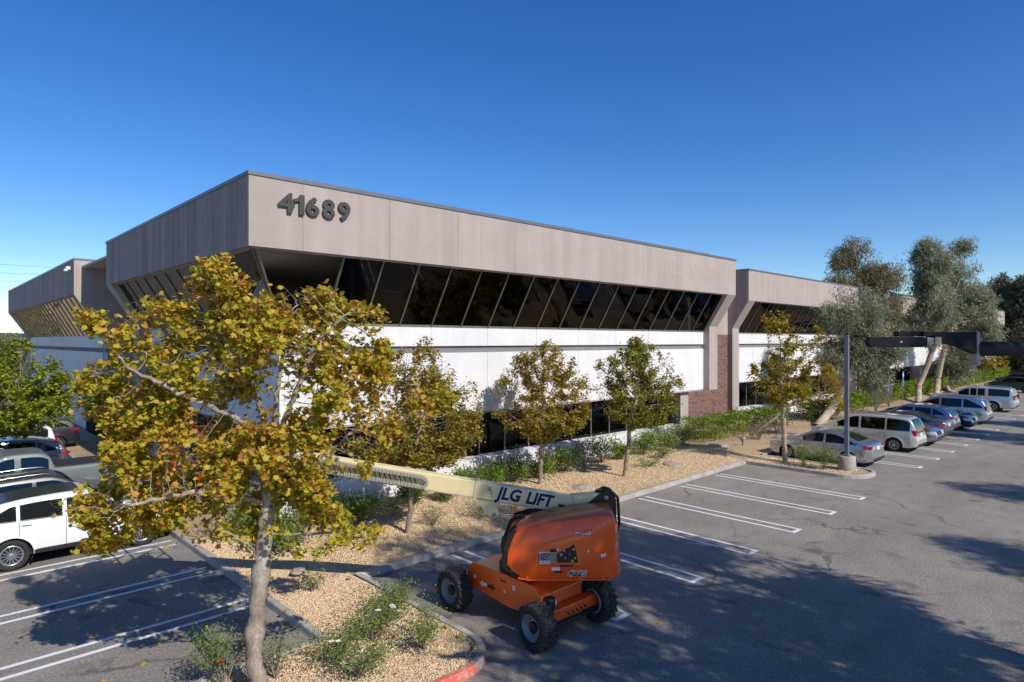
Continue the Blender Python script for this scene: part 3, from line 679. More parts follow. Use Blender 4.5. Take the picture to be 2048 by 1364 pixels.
def tree(name, label, cat, loc, blobs, trunk, Rt, r0, D, nattr, nleaf, lsize, leafm, barkm, seed, jit=.08, tmpl=None, group=None, thr=.02, up=0, orient='up', di=None, sides=7, hollow=0., singles=0, patchy=0, knobs=(), lean=.8, limbs=()):
    rng = np.random.default_rng(seed); t = thing(name, label, cat, loc, 0, group)
    A = np.vstack([ellip(rng, int(nattr * b[2]), b[0], b[1], hollow) for b in blobs])
    st = []; tr = [np.array(p, float) for p in trunk]
    for a, b in zip(tr, tr[1:]):
        k = max(1, int(np.linalg.norm(b - a) / D))
        for i in range(k): st.append(a + (b - a) * i / k + (rng.normal(size=3) * [.012, .012, 0]))
    st.append(tr[-1]); p0 = [-1] + list(range(len(st) - 1)); nst = len(st)
    for lb in limbs:
        q = [np.array(p, float) for p in lb]; k0 = int(np.argmin([np.linalg.norm(x - q[0]) for x in st[:nst]])); prev = k0; a = st[k0]
        for b in q[1:]:
            k = max(1, int(np.linalg.norm(b - a) / D))
            for i in range(1, k + 1): st.append(a + (b - a) * i / k + rng.normal(size=3) * .014); p0.append(prev); prev = len(st) - 1
            a = b
    P_, par = colonize(rng, A, st, D, di or D * 9, D * 1.7, up=up, par0=p0)
    rad, ch, cnt = radii(P_, par, r0, Rt)
    for kz, ka, kw in knobs:
        for i in range(nst): rad[i] += ka * math.exp(-((P_[i][2] - kz) / kw) ** 2)
    mm = MB(); mm.smooth = True; branches(mm, P_, ch, rad, sides)
    mm.obj('trunk', barkm, t, fix=False)
    w = None
    if patchy:
        w = np.array([max(.06, noise.noise(Vector(p) * patchy) * 1.8 + .36) ** 1.5 for p in P_])
    pos, idx = leafpos(rng, P_, rad, thr, nleaf, jit, w)
    V, F = tmpl if tmpl is not None else leaf_quad(.6)
    M = face_up(nleaf, rng, lean) if orient == 'up' else (rots(nleaf, rng) if orient == 'any' else np.repeat(np.eye(3)[None], nleaf, 0))
    if orient == 'hang':
        a = rng.uniform(0, 6.28, nleaf); M = np.zeros((nleaf, 3, 3)); M[:, 0, 0] = np.cos(a); M[:, 0, 1] = -np.sin(a); M[:, 1, 0] = np.sin(a); M[:, 1, 1] = np.cos(a); M[:, 2, 2] = 1
    sc = rng.uniform(.65, 1.25, nleaf) * lsize
    if singles:
        wp = pos + np.array(loc); dd = np.linalg.norm(wp - np.array([0, 0, CAMH]), axis=1) / sc; o_ = np.argsort(dd); sel = o_[:singles]; rest = o_[singles:]
        me = batch('leaf', V, F, np.zeros((1, 3)), np.eye(3)[None], np.ones(1), leafm); mesh_ = me.data; bpy.data.objects.remove(me)
        for i in sel:
            o = bpy.data.objects.new('leaf', mesh_); COL.objects.link(o); o.parent = t
            o.matrix_local = Matrix.Translation(pos[i]) @ Matrix(M[i].tolist()).to_4x4() @ Matrix.Scale(sc[i], 4)
        pos = pos[rest]; M = M[rest]; sc = sc[rest]
    stuff(batch('foliage' if not singles else 'foliage', V, F, pos, M, sc, leafm, t)); return t, P_, rad
def retree(src, label, loc, rz, s, group=None):
    t = src.copy(); COL.objects.link(t); t.location = loc; t.rotation_euler.z = rz; t.scale = s if hasattr(s, '__len__') else (s, s, s); t['label'] = label
    if group: t['group'] = group
    for c in src.children:
        k = c.copy(); COL.objects.link(k); k.parent = t
    return t
def cs(px, py, dep):                      # photo pixel + depth -> world, used once to lay plants out
    r_ = (px - 1024) / 1272 * dep; z = CAMH - (py - 682) / 1272 * dep
    return (dep * FW[0] + r_ * RT[0], dep * FW[1] + r_ * RT[1], z)
def rel(px, py, dep, loc): p = cs(px, py, dep); return (p[0] - loc[0], p[1] - loc[1], p[2] - loc[2])
# ---- big sycamore
L0 = (3.92, 9.62, .1)
bl = []
def B(px, py, rx, rz, w, dd=0, ry=None, dep=9.72, loc=L0, lst=None):
    k = (dep + dd) / 1272; (bl if lst is None else lst).append((rel(px, py, dep + dd, loc), ((ry or rx) * k, (ry or rx) * k, rz * k), w))
B(440, 585, 66, 80, .09, 0); B(600, 620, 95, 55, .12, 0); B(715, 640, 70, 42, .05, 0); B(320, 650, 75, 60, .07, 0); B(180, 640, 82, 26, .035, -.2, 30); B(700, 860, 90, 80, .06, .2); B(725, 740, 62, 95, .05, .2); B(560, 700, 90, 60, .05, -.5); B(200, 800, 60, 60, .03, 0); B(210, 1085, 50, 22, .015, 0); B(230, 1000, 110, 35, .04, -.3)
B(480, 720, 150, 90, .16, .1); B(650, 760, 100, 90, .12, .1); B(275, 780, 105, 90, .10, 0); B(335, 900, 130, 90, .12, 0); B(480, 920, 160, 100, .13, -.2); B(640, 900, 120, 90, .10, 0)
B(270, 1010, 110, 70, .07, 0); B(430, 1040, 110, 50, .06, .2); B(620, 1040, 90, 50, .05, .1); B(730, 1075, 55, 28, .025, .2); B(620, 1100, 45, 22, .014, -.3); B(860, 800, 60, 40, .012, .3)
tk = [(0, 0, 0), rel(508, 1330, 9.7, L0), rel(512, 1240, 9.72, L0), rel(524, 1130, 9.72, L0), rel(535, 1010, 9.72, L0), rel(545, 900, 9.72, L0)]
def LB(*p): return [rel(x, y, 9.72 + d_, L0) for x, y, d_ in p]
LIMBS = [LB((545, 900, 0), (552, 800, .05), (566, 700, .15), (585, 620, .2)), LB((545, 900, 0), (590, 790, -.1), (630, 690, -.2), (690, 630, -.2)), LB((545, 900, 0), (515, 800, .1), (455, 690, .15), (430, 590, .15)), LB((545, 900, 0), (480, 840, -.3), (370, 790, -.6), (260, 740, -.8)),
         LB((540, 950, 0), (450, 900, .4), (340, 880, .7), (250, 860, .9)), LB((535, 1010, 0), (450, 980, -.4), (360, 990, -.8), (260, 1010, -1.0)), LB((535, 1010, 0), (610, 940, .4), (700, 870, .8), (800, 830, 1.0)), LB((530, 1060, 0), (590, 1070, .1), (670, 1065, .1), (745, 1070, .1)), LB((545, 900, 0), (600, 860, -.6), (660, 800, -1.0), (700, 760, -1.2)), LB((535, 1000, 0), (500, 930, .8), (440, 820, 1.5), (380, 740, 1.9)), LB((524, 1130, 0), (490, 1080, -.3), (440, 1060, -.7), (400, 1070, -1.0))]
t, P0, r0_ = tree('sycamore_tree', 'large foreground sycamore with mottled pale trunk and ochre green lobed leaves', 'tree', L0, bl, tk, .120, .0030, .08, 7800, 30000, .088, 'sycamore_leaf', 'sycamore_bark', 5, jit=.05, limbs=LIMBS, lean=1.25, knobs=((.95, .04, .12), (1.85, .028, .12)), tmpl=leaf_lobed(), thr=.011, up=.02, di=1.2, sides=12, singles=300, patchy=1.5)
# ---- small trees along the wall
def small(label, bx_, by_, px, py, rx, rz, dep, seed, leafm, n=7500, ls=.075, Rt=.075, base_w=1.0, name='pear_tree', group='small autumn trees along the white wall', extra=(), topz=.35, pat=1.2, bark_='pear_bark', nat=1500):
    loc = (bx_, by_, .2); l = []
    B(px, py, rx, rz, .55, 0, None, dep, loc, l); B(px, py + rz * .35, rx * 1.02, rz * .5, .3, 0, None, dep, loc, l); B(px, py - rz * .6, rx * topz * 1.2, rz * .6, .15, 0, None, dep, loc, l)
    for e in extra: B(*e[:4], e[4], 0, None, dep, loc, l)
    zc = rel(px, py + rz * .75, dep, loc)
    tk = [(0, 0, 0), (zc[0] * .3, zc[1] * .3, zc[2] * .55), (zc[0] * .5, zc[1] * .5, zc[2]), (zc[0], zc[1], zc[2] + .9)]
    return tree(name, label, 'tree', loc, l, tk, Rt, .003, .10, nat, n, ls, leafm, bark_, seed, jit=.07, tmpl=leaf_quad(.55), thr=.014, up=.05, di=1.4, group=group, patchy=pat)[0]
small('rust and ochre tree on the wall bed, directly right of the big sycamore', 10.0, 14.7, 838, 826, 134, 134, 17.6, 11, 'pear_leaf', 19000, .11, extra=((905, 860, 60, 50, .1), (760, 880, 60, 60, .1)))
small('browner sparse round tree before the white wall, middle one of three', 16.9, 16.3, 1087, 788, 106, 96, 23.4, 12, 'pear_leaf', 15500, .115, Rt=.085)
small('greener dense round tree nearest the tan pillar', 20.3, 15.0, 1274, 772, 92, 90, 24.7, 13, 'pear_leaf_green', 17000, .115, Rt=.085, topz=.25)
small('bright yellow maple with bare top twigs in the narrow kerbed island', 28.2, 12.13, 1562, 765, 66, 55, 28.1, 14, 'maple_leaf', 8500, .14, Rt=.11, name='maple_tree', group=None, extra=((1560, 680, 30, 60, .22), (1620, 700, 40, 60, .06), (1545, 640, 20, 22, .05)), bark_='euc_bark')
small('low ochre tree half hidden behind the yellow island maple', 33.5, 16.4, 1655, 780, 42, 45, 34.5, 15, 'maple_leaf', 2800, .12, Rt=.07, name='maple_tree', group=None)
# ---- green tree at the left edge
small('leafy green tree at the left edge above the parked cars', -.3, 30.0, 40, 785, 88, 92, 22.5, 16, 'green_leaf', 22000, .13, Rt=.14, name='green_tree', group=None, extra=((105, 830, 38, 38, .16), (30, 850, 50, 25, .1), (-60, 760, 80, 90, .3), (20, 720, 60, 50, .15)), bark_='pear_bark', pat=.8)
# ---- eucalyptus
rl = np.random.default_rng(5); SPR = leaf_spray(.16, 7, rl, .38)
def euc(label, loc, tk_px, blobs_px, dep, seed, n, ls, leafm='euc_leaf', Rt=.3, nat=900, D=.28, group='tall eucalyptus trees by the right parking bays', pat=.55):
    l = []
    for b in blobs_px: B(b[0], b[1], b[2], b[3], b[4], b[5] if len(b) > 5 else 0, None, dep, loc, l)
    tk = [(0, 0, 0)] + [rel(px, py, dep, loc) for px, py in tk_px]
    return tree('eucalyptus_tree', label, 'tree', loc, l, tk, Rt, .012, D, nat, n, ls, leafm, 'euc_bark', seed, jit=.28, tmpl=SPR, thr=.07, up=.05, di=4, group=group, orient='hang', patchy=pat)[0]
euc('eucalyptus leaning right from beside the beige minivan, silvery round crown', (40.8, 15.6, .1), [(1662, 820), (1695, 760), (1725, 690)], [(1722, 625, 48, 55, .5), (1700, 700, 55, 70, .5), (1770, 690, 35, 60, .25), (1738, 735, 36, 40, .2), (1700, 580, 32, 28, .12), (1660, 640, 20, 30, .05)], 41.5, 21, 4900, .27, Rt=.26, nat=1000, D=.22)
euc('tall bushy eucalyptus in the courtyard rising above the tan roof line', (61.0, 19.8, 0), [(1722, 740), (1724, 640), (1722, 580)], [(1705, 520, 38, 48, .6), (1675, 555, 30, 28, .25), (1760, 560, 42, 38, .35), (1800, 545, 20, 35, .15), (1745, 620, 60, 45, .3), (1780, 590, 35, 25, .1)], 56, 22, 4700, .36, 'euc_leaf_brown', Rt=.3, nat=1100, D=.3)
euc('leaning pale trunk eucalyptus nearest the blue parking signs', (62.0, 15.4, .1), [(1838, 770), (1855, 730), (1868, 690), (1868, 600)], [(1862, 540, 36, 62, .6), (1868, 640, 48, 50, .4), (1846, 500, 16, 30, .1), (1880, 590, 30, 60, .2)], 58, 23, 4400, .37, Rt=.24, nat=1000, D=.28)
euc('double peaked grey green eucalyptus, its pale trunk second past the signs', (70.0, 15.9, .1), [(1876, 760), (1885, 710), (1905, 650), (1912, 580)], [(1915, 540, 38, 50, .6), (1935, 600, 45, 60, .5), (1950, 660, 45, 50, .35), (1900, 600, 30, 60, .2), (1925, 500, 18, 20, .08)], 64, 24, 4800, .4, Rt=.26, nat=1100, D=.3)
euc('short low crowned eucalyptus third past the blue signs', (77.0, 16.3, .1), [(1892, 770), (1896, 740)], [(1900, 730, 38, 38, .7), (1925, 715, 35, 35, .5)], 70, 25, 2200, .45, Rt=.26, nat=500, D=.3)
euc('wide dark eucalyptus at the far right edge of the roof', (125, 24, 0), [(2010, 680), (2008, 620)], [(2005, 600, 38, 55, .6), (2035, 640, 45, 75, .5), (1990, 640, 25, 55, .3), (2010, 690, 45, 50, .3)], 105, 26, 3600, .95, 'dark_leaf', Rt=.5, nat=800, D=.6)
euc('dark eucalyptus running out of the photo at the right', (128, 19, 0), [(2060, 680), (2060, 620)], [(2060, 600, 45, 55, .6), (2050, 680, 60, 60, .5), (2030, 720, 45, 40, .4)], 100, 27, 3200, .95, 'dark_leaf', Rt=.5, nat=700, D=.6)
# big trees of the next parking row south of the camera: the shade on the lot is theirs
SH = []
def sblob(x, y, z, rx, ry, rz, w): return ((x, y, z), (rx, ry, rz), w)
sh = tree('eucalyptus_tree', 'eucalyptus on the planting strip south of the lot, westmost of its row', 'tree', (9.9, -4.6, 0), [sblob(0, 0, 9.0, 2.9, 2.2, 3.0, .5), sblob(.6, .2, 12.2, 2.3, 1.8, 2.0, .3), sblob(-1.2, .3, 7.4, 1.6, 1.6, 1.7, .15), sblob(.5, .4, 6, 2.2, 1.6, 1.2, .15)], [(0, 0, 0), (.3, 0, 3), (.2, .2, 6), (.5, 0, 8)], .3, .012, .28, 1100, 2500, .38, 'euc_leaf', 'euc_bark', 31, jit=.24, tmpl=SPR, thr=.06, di=4, orient='hang', group='eucalyptus row south of the lot', patchy=.8)[0]
sh.scale = (1, 1, 1.1)
SOUTH = [(14.0, -4.3, 1.3, (1.05, 1.0, 1.12), 'second of its row, tall and full'), (12.0, -9.5, 2.6, .95, 'close behind the first two'), (45.5, -5.2, .4, 1.0, 'far along the row opposite the navy car'), (54.0, -7.4, 2.2, 1.0, 'farthest of its row'), (29, -9.5, 5.2, .9, 'set back, opposite the silver sedan'), (20.5, -9.8, 4.1, .85, 'set back, opposite the yellow maple')]
for x, y, rz, s, w_ in SOUTH: retree(sh, 'eucalyptus south of the lot, ' + w_, (x, y, 0), rz, s, 'eucalyptus row south of the lot')
# young yellow trees far right
yt = small('small yellow street tree far right, leftmost of its cluster', 101, 19.3, 1937, 725, 22, 24, 87, 41, 'maple_leaf', 1500, .3, Rt=.09, name='maple_tree', group='young yellow trees beyond the long hedge', nat=300, bark_='euc_bark')
retree(yt, 'small yellow street tree far right, middle of its cluster', (106, 19.0, .2), 1, 1.1); retree(yt, 'small yellow street tree far right, in front of its cluster', (103.5, 17.7, .2), 2, 1.15); retree(yt, 'small yellow street tree far right, last of its cluster', (111, 17.8, .2), 3, 1.2)
# ---- bushes
def bush(name, label, loc, r_, h, n, ls, leafm, seed, group=None, flowers=None, twig=True, w=.55, jitz=0, cat='bush', nst=9):
    rng = np.random.default_rng(seed); t = thing(name, label, cat, loc, 0, group)
    ns = nst; tips = []
    mm = MB(); mm.smooth = True
    for i in range(ns):
        a = rng.uniform(0, 6.28); q = rng.uniform(.3, 1) * r_; hz = rng.uniform(.6, 1) * h
        p0 = Vector((0, 0, -.05)); p3 = Vector((math.cos(a) * q, math.sin(a) * q, hz)); p1 = p0.lerp(p3, .35) + Vector((0, 0, .15 * h)); p2 = p0.lerp(p3, .7) + Vector((rng.normal() * .03, rng.normal() * .03, .08 * h))
        mm.tube([p0, p1, p2, p3], [.011, .009, .006, .003], 4, cap=False); tips += [np.array(p3), np.array(p2), np.array(p1.lerp(p2, .5))]
        for k in range(3):
            e = p2.lerp(p3, rng.uniform(0, 1)) + Vector(rng.normal(size=3) * r_ * .25); mm.tube([p2, e], [.005, .002], 3, cap=False); tips.append(np.array(e))
    mm.obj('stem', 'twig_bark', t, fix=False)
    T = np.array(tips); pos = T[rng.integers(0, len(T), n)] + rng.normal(size=(n, 3)) * np.array([r_ * .2, r_ * .2, h * .13]); pos[:, 2] = np.maximum(pos[:, 2], .03)
    V, F = leaf_quad(w); stuff(batch('foliage', V, F, pos, face_up(n, rng), rng.uniform(.6, 1.3, n) * ls, leafm, t))
    if flowers:
        for k in range(flowers[1]):
            p = T[rng.integers(0, len(T))] + rng.normal(size=3) * .06; p[2] += .05; f = MB(); f.smooth = True
            for j in range(9):
                a = j * 2.4; rr = .008 + .003 * j; c = Vector((math.cos(a) * rr, math.sin(a) * rr, .02 - .0015 * j)); d_ = Vector((math.cos(a), math.sin(a), .6)).normalized(); s_ = Vector((-math.sin(a), math.cos(a), 0))
                f.add([c - s_ * .012, c + s_ * .012, c + d_ * .03 + s_ * .018, c + d_ * .036, c + d_ * .03 - s_ * .018], [(0, 1, 2, 3, 4)])
            o = f.obj('flower', flowers[0], t, fix=False); o.location = tuple(p)
    return t
ROSE = [(6.05, 10.0, .5, .62, 620, 'petal_white', 4, 'rose bush with white blooms on the island beside the kerb corner'), (6.75, 10.45, .42, .6, 520, 'petal_white', 0, 'rose bush on the island next to the lift front wheel'), (6.55, 9.15, .4, .62, 480, 'petal_red', 0, 'tall thin rose bush inside the rounded island tip'),
        (5.3, 9.75, .5, .55, 560, 'petal_white', 3, 'rose bush with white blooms right of the sycamore trunk'), (5.25, 9.1, .45, .5, 520, 'petal_white', 2, 'lowest rose bush at the bottom edge right of the trunk'), (3.55, 10.2, .42, .85, 620, 'petal_red', 1, 'tall rose bush with one red bloom left of the sycamore trunk'),
        (4.25, 9.95, .3, .7, 240, 'petal_white', 0, 'thin rose stems just behind the sycamore trunk'), (6.3, 12.9, .25, .4, 200, 'petal_white', 0, 'small rose plant alone in gravel behind the sycamore trunk'), (7.15, 10.9, .3, .5, 300, 'petal_white', 0, 'rose plant leaning over the kerb by the lift front tyre'),
        (11.0, 14.9, .4, .6, 260, 'petal_red', 1, 'sparse rose bush under the boom left of the hood'), (12.3, 14.4, .4, .6, 240, 'petal_red', 1, 'sparse twiggy rose bush just behind the orange hood'), (10.6, 16.4, .4, .55, 300, 'petal_white', 0, 'low rose plant in front of the shaded white wall'),
        (27.9, 11.2, .42, .85, 620, 'petal_white', 1, 'green bush on the narrow island right after the maple trunk'), (27.85, 10.35, .42, .8, 700, 'petal_white', 2, 'brighter green bush on the narrow island beside the lamp base'), (22.5, 15.4, .45, .5, 260, 'petal_red', 1, 'sparse rose bush in gravel before the long kerb'), (24.6, 16.2, .4, .5, 240, 'petal_white', 0, 'small sparse rose plant near the path light')]
for i, (x, y, r_, h, n, fm, nf, lab) in enumerate(ROSE):
    bush('rose_bush', lab, (x, y, .13), r_ * 1.15, h, int(n * 2.4), .048 if x < 20 else .065, 'rose_leaf', 60 + i, 'rose bushes in the gravel', (fm, nf) if nf else None, nst=11)
WB = [(8.6, 17.2, .8, 1.0, 'bush_leaf'), (9.6, 16.6, .75, .9, 'bush_leaf'), (11.9, 17.3, .5, .8, 'bush_leaf'), (12.9, 16.9, .5, .8, 'rose_leaf'), (14.2, 17.2, .55, .9, 'bush_leaf'), (15.4, 17.4, .7, 1.0, 'bush_leaf'), (16.5, 17.3, .75, 1.15, 'bush_leaf'), (17.6, 17.0, .65, 1.0, 'bush_leaf'), (18.6, 17.2, .6, 1.2, 'dry_leaf'), (19.4, 17.2, .8, 1.25, 'bush_leaf'), (20.6, 17.3, .7, 1.2, 'dry_leaf'),
      (21.8, 17.3, .85, 1.35, 'bush_leaf'), (23.1, 17.2, .5, .8, 'rose_leaf'), (25.0, 17.4, .9, 1.3, 'hedge_leaf'), (26.2, 17.3, .9, 1.35, 'bush_leaf'), (27.6, 17.6, .6, 1.2, 'dry_leaf'), (28.8, 17.6, 1.0, 1.35, 'hedge_leaf'), (7.0, 15.5, .8, 1.0, 'hedge_leaf'), (6.6, 17.4, .8, 1.1, 'bush_leaf')]
WL = ['large green shrub behind the sycamore low right branch', 'green shrub beside the first wall tree trunk', 'small green shrub at the shaded white wall under the boom', 'thin shrub left of the boom lettering', 'green shrub at the wall just above the boom', 'green shrub against the shaded white wall above the boom lettering', 'dark green shrub left of the middle tree trunk', 'leafy shrub right behind the middle tree trunk', 'dry grey twiggy shrub between two green ones', 'bright green shrub midway between the two round trees',
      'brown twiggy shrub left of the greener tree trunk', 'dark green shrub behind the greener tree trunk', 'small spreading shrub right of the greener tree trunk', 'rounded bright shrub left of the tan pillar', 'tall green shrub in front of the low white wall', 'dry reddish shrub at the foot of the tan pillar', 'rounded shrub just right of the tan pillar foot', 'green shrub seen through the sycamore left of the wall corner', 'green shrub by the building corner behind the sycamore']
for i, ((x, y, r_, h, lm), lab) in enumerate(zip(WB, WL)):
    bush('wall_shrub', lab, (x, y, .2), r_ * .92, h * .75, int(1900 if lm != 'dry_leaf' else 600), .09, lm, 90 + i, 'shrubs along the white wall', nst=14)
def hedge(label, x0, x1, y0, y1, h, n, ls, lm, seed, slope=0):
    rng = np.random.default_rng(seed); t = thing('hedge', label, 'hedge', ((x0 + x1) / 2, (y0 + y1) / 2, .1), 0, 'hedges along the right parking bays')
    x = rng.uniform(-.5, .5, n) * (x1 - x0); fr = rng.random(n) < .4; tp = rng.random(n) < .55
    y = np.where(fr, -(y1 - y0) / 2, rng.uniform(-.5, .5, n) * (y1 - y0)) + rng.normal(size=n) * .07; z = np.where(fr & ~tp, rng.uniform(.05, 1, n) * h, h) + rng.normal(size=n) * .07
    z = np.where(~fr & ~tp, rng.uniform(.2, 1, n) * h, z); y += slope * x
    z += .12 * np.sin(x * 2.1 + y) + .08 * np.sin(x * 5.3)
    V, F = leaf_quad(.6); stuff(batch('foliage', V, F, np.stack([x, y, z], 1), face_up(n, rng), rng.uniform(.6, 1.3, n) * ls, lm, t))
    mm = MB(); k = int((x1 - x0) / .8)
    for i in range(k):
        xx = -(x1 - x0) / 2 + (i + .5) * (x1 - x0) / k; mm.tube([(xx, slope * xx, -.1), (xx + .1, slope * xx, h * .5), (xx - .1, slope * xx, h * .9)], [.03, .02, .01], 4)
    mm.obj('stem', 'dark_bark', t, fix=False)
hedge('dark trimmed hedge under the brick recess and tan fins', 29.6, 34.8, 17.0, 18.4, 1.15, 6000, .11, 'hedge_leaf', 131)
hedge('bright hedge in front of the second white low wall', 34.9, 40.5, 17.2, 18.6, 1.1, 6000, .12, 'hedge_leaf', 132)
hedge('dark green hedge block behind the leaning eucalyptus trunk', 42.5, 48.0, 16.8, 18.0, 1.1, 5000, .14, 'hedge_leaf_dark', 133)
hedge('hedge behind the two blue parking signs', 50.5, 66.0, 17.4, 18.4, 1.15, 9000, .18, 'hedge_leaf', 134)
hedge('long bright hedge receding past the white suburban wagon', 66.5, 118, 17.6, 18.8, 1.25, 16000, .27, 'hedge_leaf', 135)
for i, (x, y, r_, h) in enumerate([(52.5, 15.8, .9, 1.5), (57.0, 16.2, .8, 1.4), (36.0, 15.9, .8, 1.0), (33.0, 15.6, .8, .9), (47, 15.4, .7, .8)]):
    bush('dry_shrub', ['bare tan shrub left of the first blue sign', 'bare twiggy shrub between the blue signs', 'low brown shrub in front of the minivan hood', 'low dry shrub in gravel past the island', 'low dry shrub in front of the blue silver car'][i], (x, y, .2), r_, h, 260, .12, 'dry_leaf', 150 + i, 'dry shrubs in the right planting bed', nst=26)
# fallen leaves
rng = np.random.default_rng(77)
pts = [(rng.uniform(8, 32), rng.uniform(3, 12)) for _ in range(46)] + [(rng.uniform(1, 7.3), rng.uniform(8.2, 18)) for _ in range(60)]
V, F = leaf_lobed(); P_ = np.array([(x, y, (.025 if (y < 12.8 and x > 7.7) or (x < 5.3 and y > 10.9) else .19)) for x, y in pts])
stuff(tag(batch('fallen_leaves', V, F, P_, face_up(len(P_), rng, .25), rng.uniform(.07, .12, len(P_)), 'sycamore_leaf'), 'scattered fallen ochre leaves on asphalt and gravel', 'leaves'))
# flat pale boulders
for i, (x, y, s, lab) in enumerate([(17.6, 14.9, .35, 'flat pale boulder half buried between the two round trees'), (23.6, 15.0, .4, 'flat pale boulder in gravel before the greener tree'), (29.6, 16.1, .4, 'pale boulder near the path light'), (34.5, 14.9, .6, 'long pale boulder behind the silver sedan'), (6.5, 14.0, .16, 'small bluish boulder in gravel near the left kerb')]):
    bm = bmesh.new(); bmesh.ops.create_icosphere(bm, subdivisions=3, radius=1)
    for v in bm.verts:
        k = 1 + .3 * noise.noise(v.co * 1.6 + Vector((i * 7, 0, 0))); v.co = Vector((v.co.x * s * 1.3 * k, v.co.y * s * k, v.co.z * s * .38 * k))
    me = bpy.data.meshes.new('boulder'); bm.to_mesh(me); bm.free(); me.materials.append(MATS['boulder_pale']); o = link('boulder', me, None, (x, y, .2), i); tag(o, lab, 'boulder')

GT = bpy.data.objects['green_tree']
for i, (x, y, s_) in enumerate([(-8.5, 17, 1.0), (-9.5, 22.5, 1.15), (-8, 29, 1.05), (-11, 36, 1.3), (-10, 45, 1.3), (-12, 56, 1.5)]):
    retree(GT, 'leafy green tree on the far side of the left lot, ' + ['nearest', 'second', 'third', 'fourth', 'fifth', 'farthest'][i] + ' of its row', (x, y, 0), i * 1.4, s_, 'green trees west of the left lot')
# ================================================================ vehicles
WHEELS = {}
def wheel_meshes(r_, w, spokes, mat, hub=.62):
    k = (round(r_, 3), spokes, mat)
    if k in WHEELS: return WHEELS[k]
    t = MB(); t.smooth = True; a = r_ * hub + .01
    t.lathe([(a, -w / 2 + .02), (r_ * .86, -w / 2), (r_ * .96, -w / 2 + .02), (r_, -w * .3), (r_, w * .3), (r_ * .96, w / 2 - .02), (r_ * .86, w / 2), (a, w / 2 - .02)], 36, ax='y', closed=True)
    tm = t.mesh('tyre', 'tyre')
    m_ = MB(); m_.smooth = True; R_ = r_ * hub
    m_.lathe([(R_ + .012, w / 2 - .015), (R_, w / 2 - .005), (R_ - .018, w / 2 - .012), (R_ - .03, w / 2 - .06), (R_ - .03, 0)], 36, ax='y'); m_.smooth = False
    for i in range(spokes):
        b = 2 * math.pi * i / spokes; da = .42 / spokes * 3.14 * .62
        q = lambda rad_, an, y: (rad_ * math.cos(an), y, rad_ * math.sin(an))
        yi, yo = w / 2 - .028, w / 2 - .02
        m_.hexa([q(.04, b - .5, yi - .03), q(.04, b + .5, yi - .03), q(R_ - .015, b + da * .7, yi - .03), q(R_ - .015, b - da * .7, yi - .03)], [q(.04, b - .45, yi), q(.04, b + .45, yi), q(R_ - .015, b + da * .6, yo), q(R_ - .015, b - da * .6, yo)])
    m_.lathe([(.055, w / 2 - .06), (.055, w / 2 - .018), (.02, w / 2 - .01), (.001, w / 2 - .01)], 14, ax='y')
    m_.cur = 1; m_.lathe([(R_ - .02, w / 2 - .075), (.01, w / 2 - .075)], 30, ax='y')
    rm = m_.mesh('rim', [mat, 'rim_dark']); WHEELS[k] = (tm, rm); return tm, rm
def interp(pts, x):
    if x <= pts[0][0]: return pts[0][1]
    for (a, b), (c, d_) in zip(pts, pts[1:]):
        if x <= c: return b + (d_ - b) * ((x - a) / (c - a) if c > a else 1)
    return pts[-1][1]
def smoothpts(pts, n=1):
    for _ in range(n):
        q = [pts[0]]
        for a, b in zip(pts, pts[1:]): q += [(a[0] * .78 + b[0] * .22, a[1] * .78 + b[1] * .22), (a[0] * .22 + b[0] * .78, a[1] * .22 + b[1] * .78)]
        pts = q + [pts[-1]]
    return pts
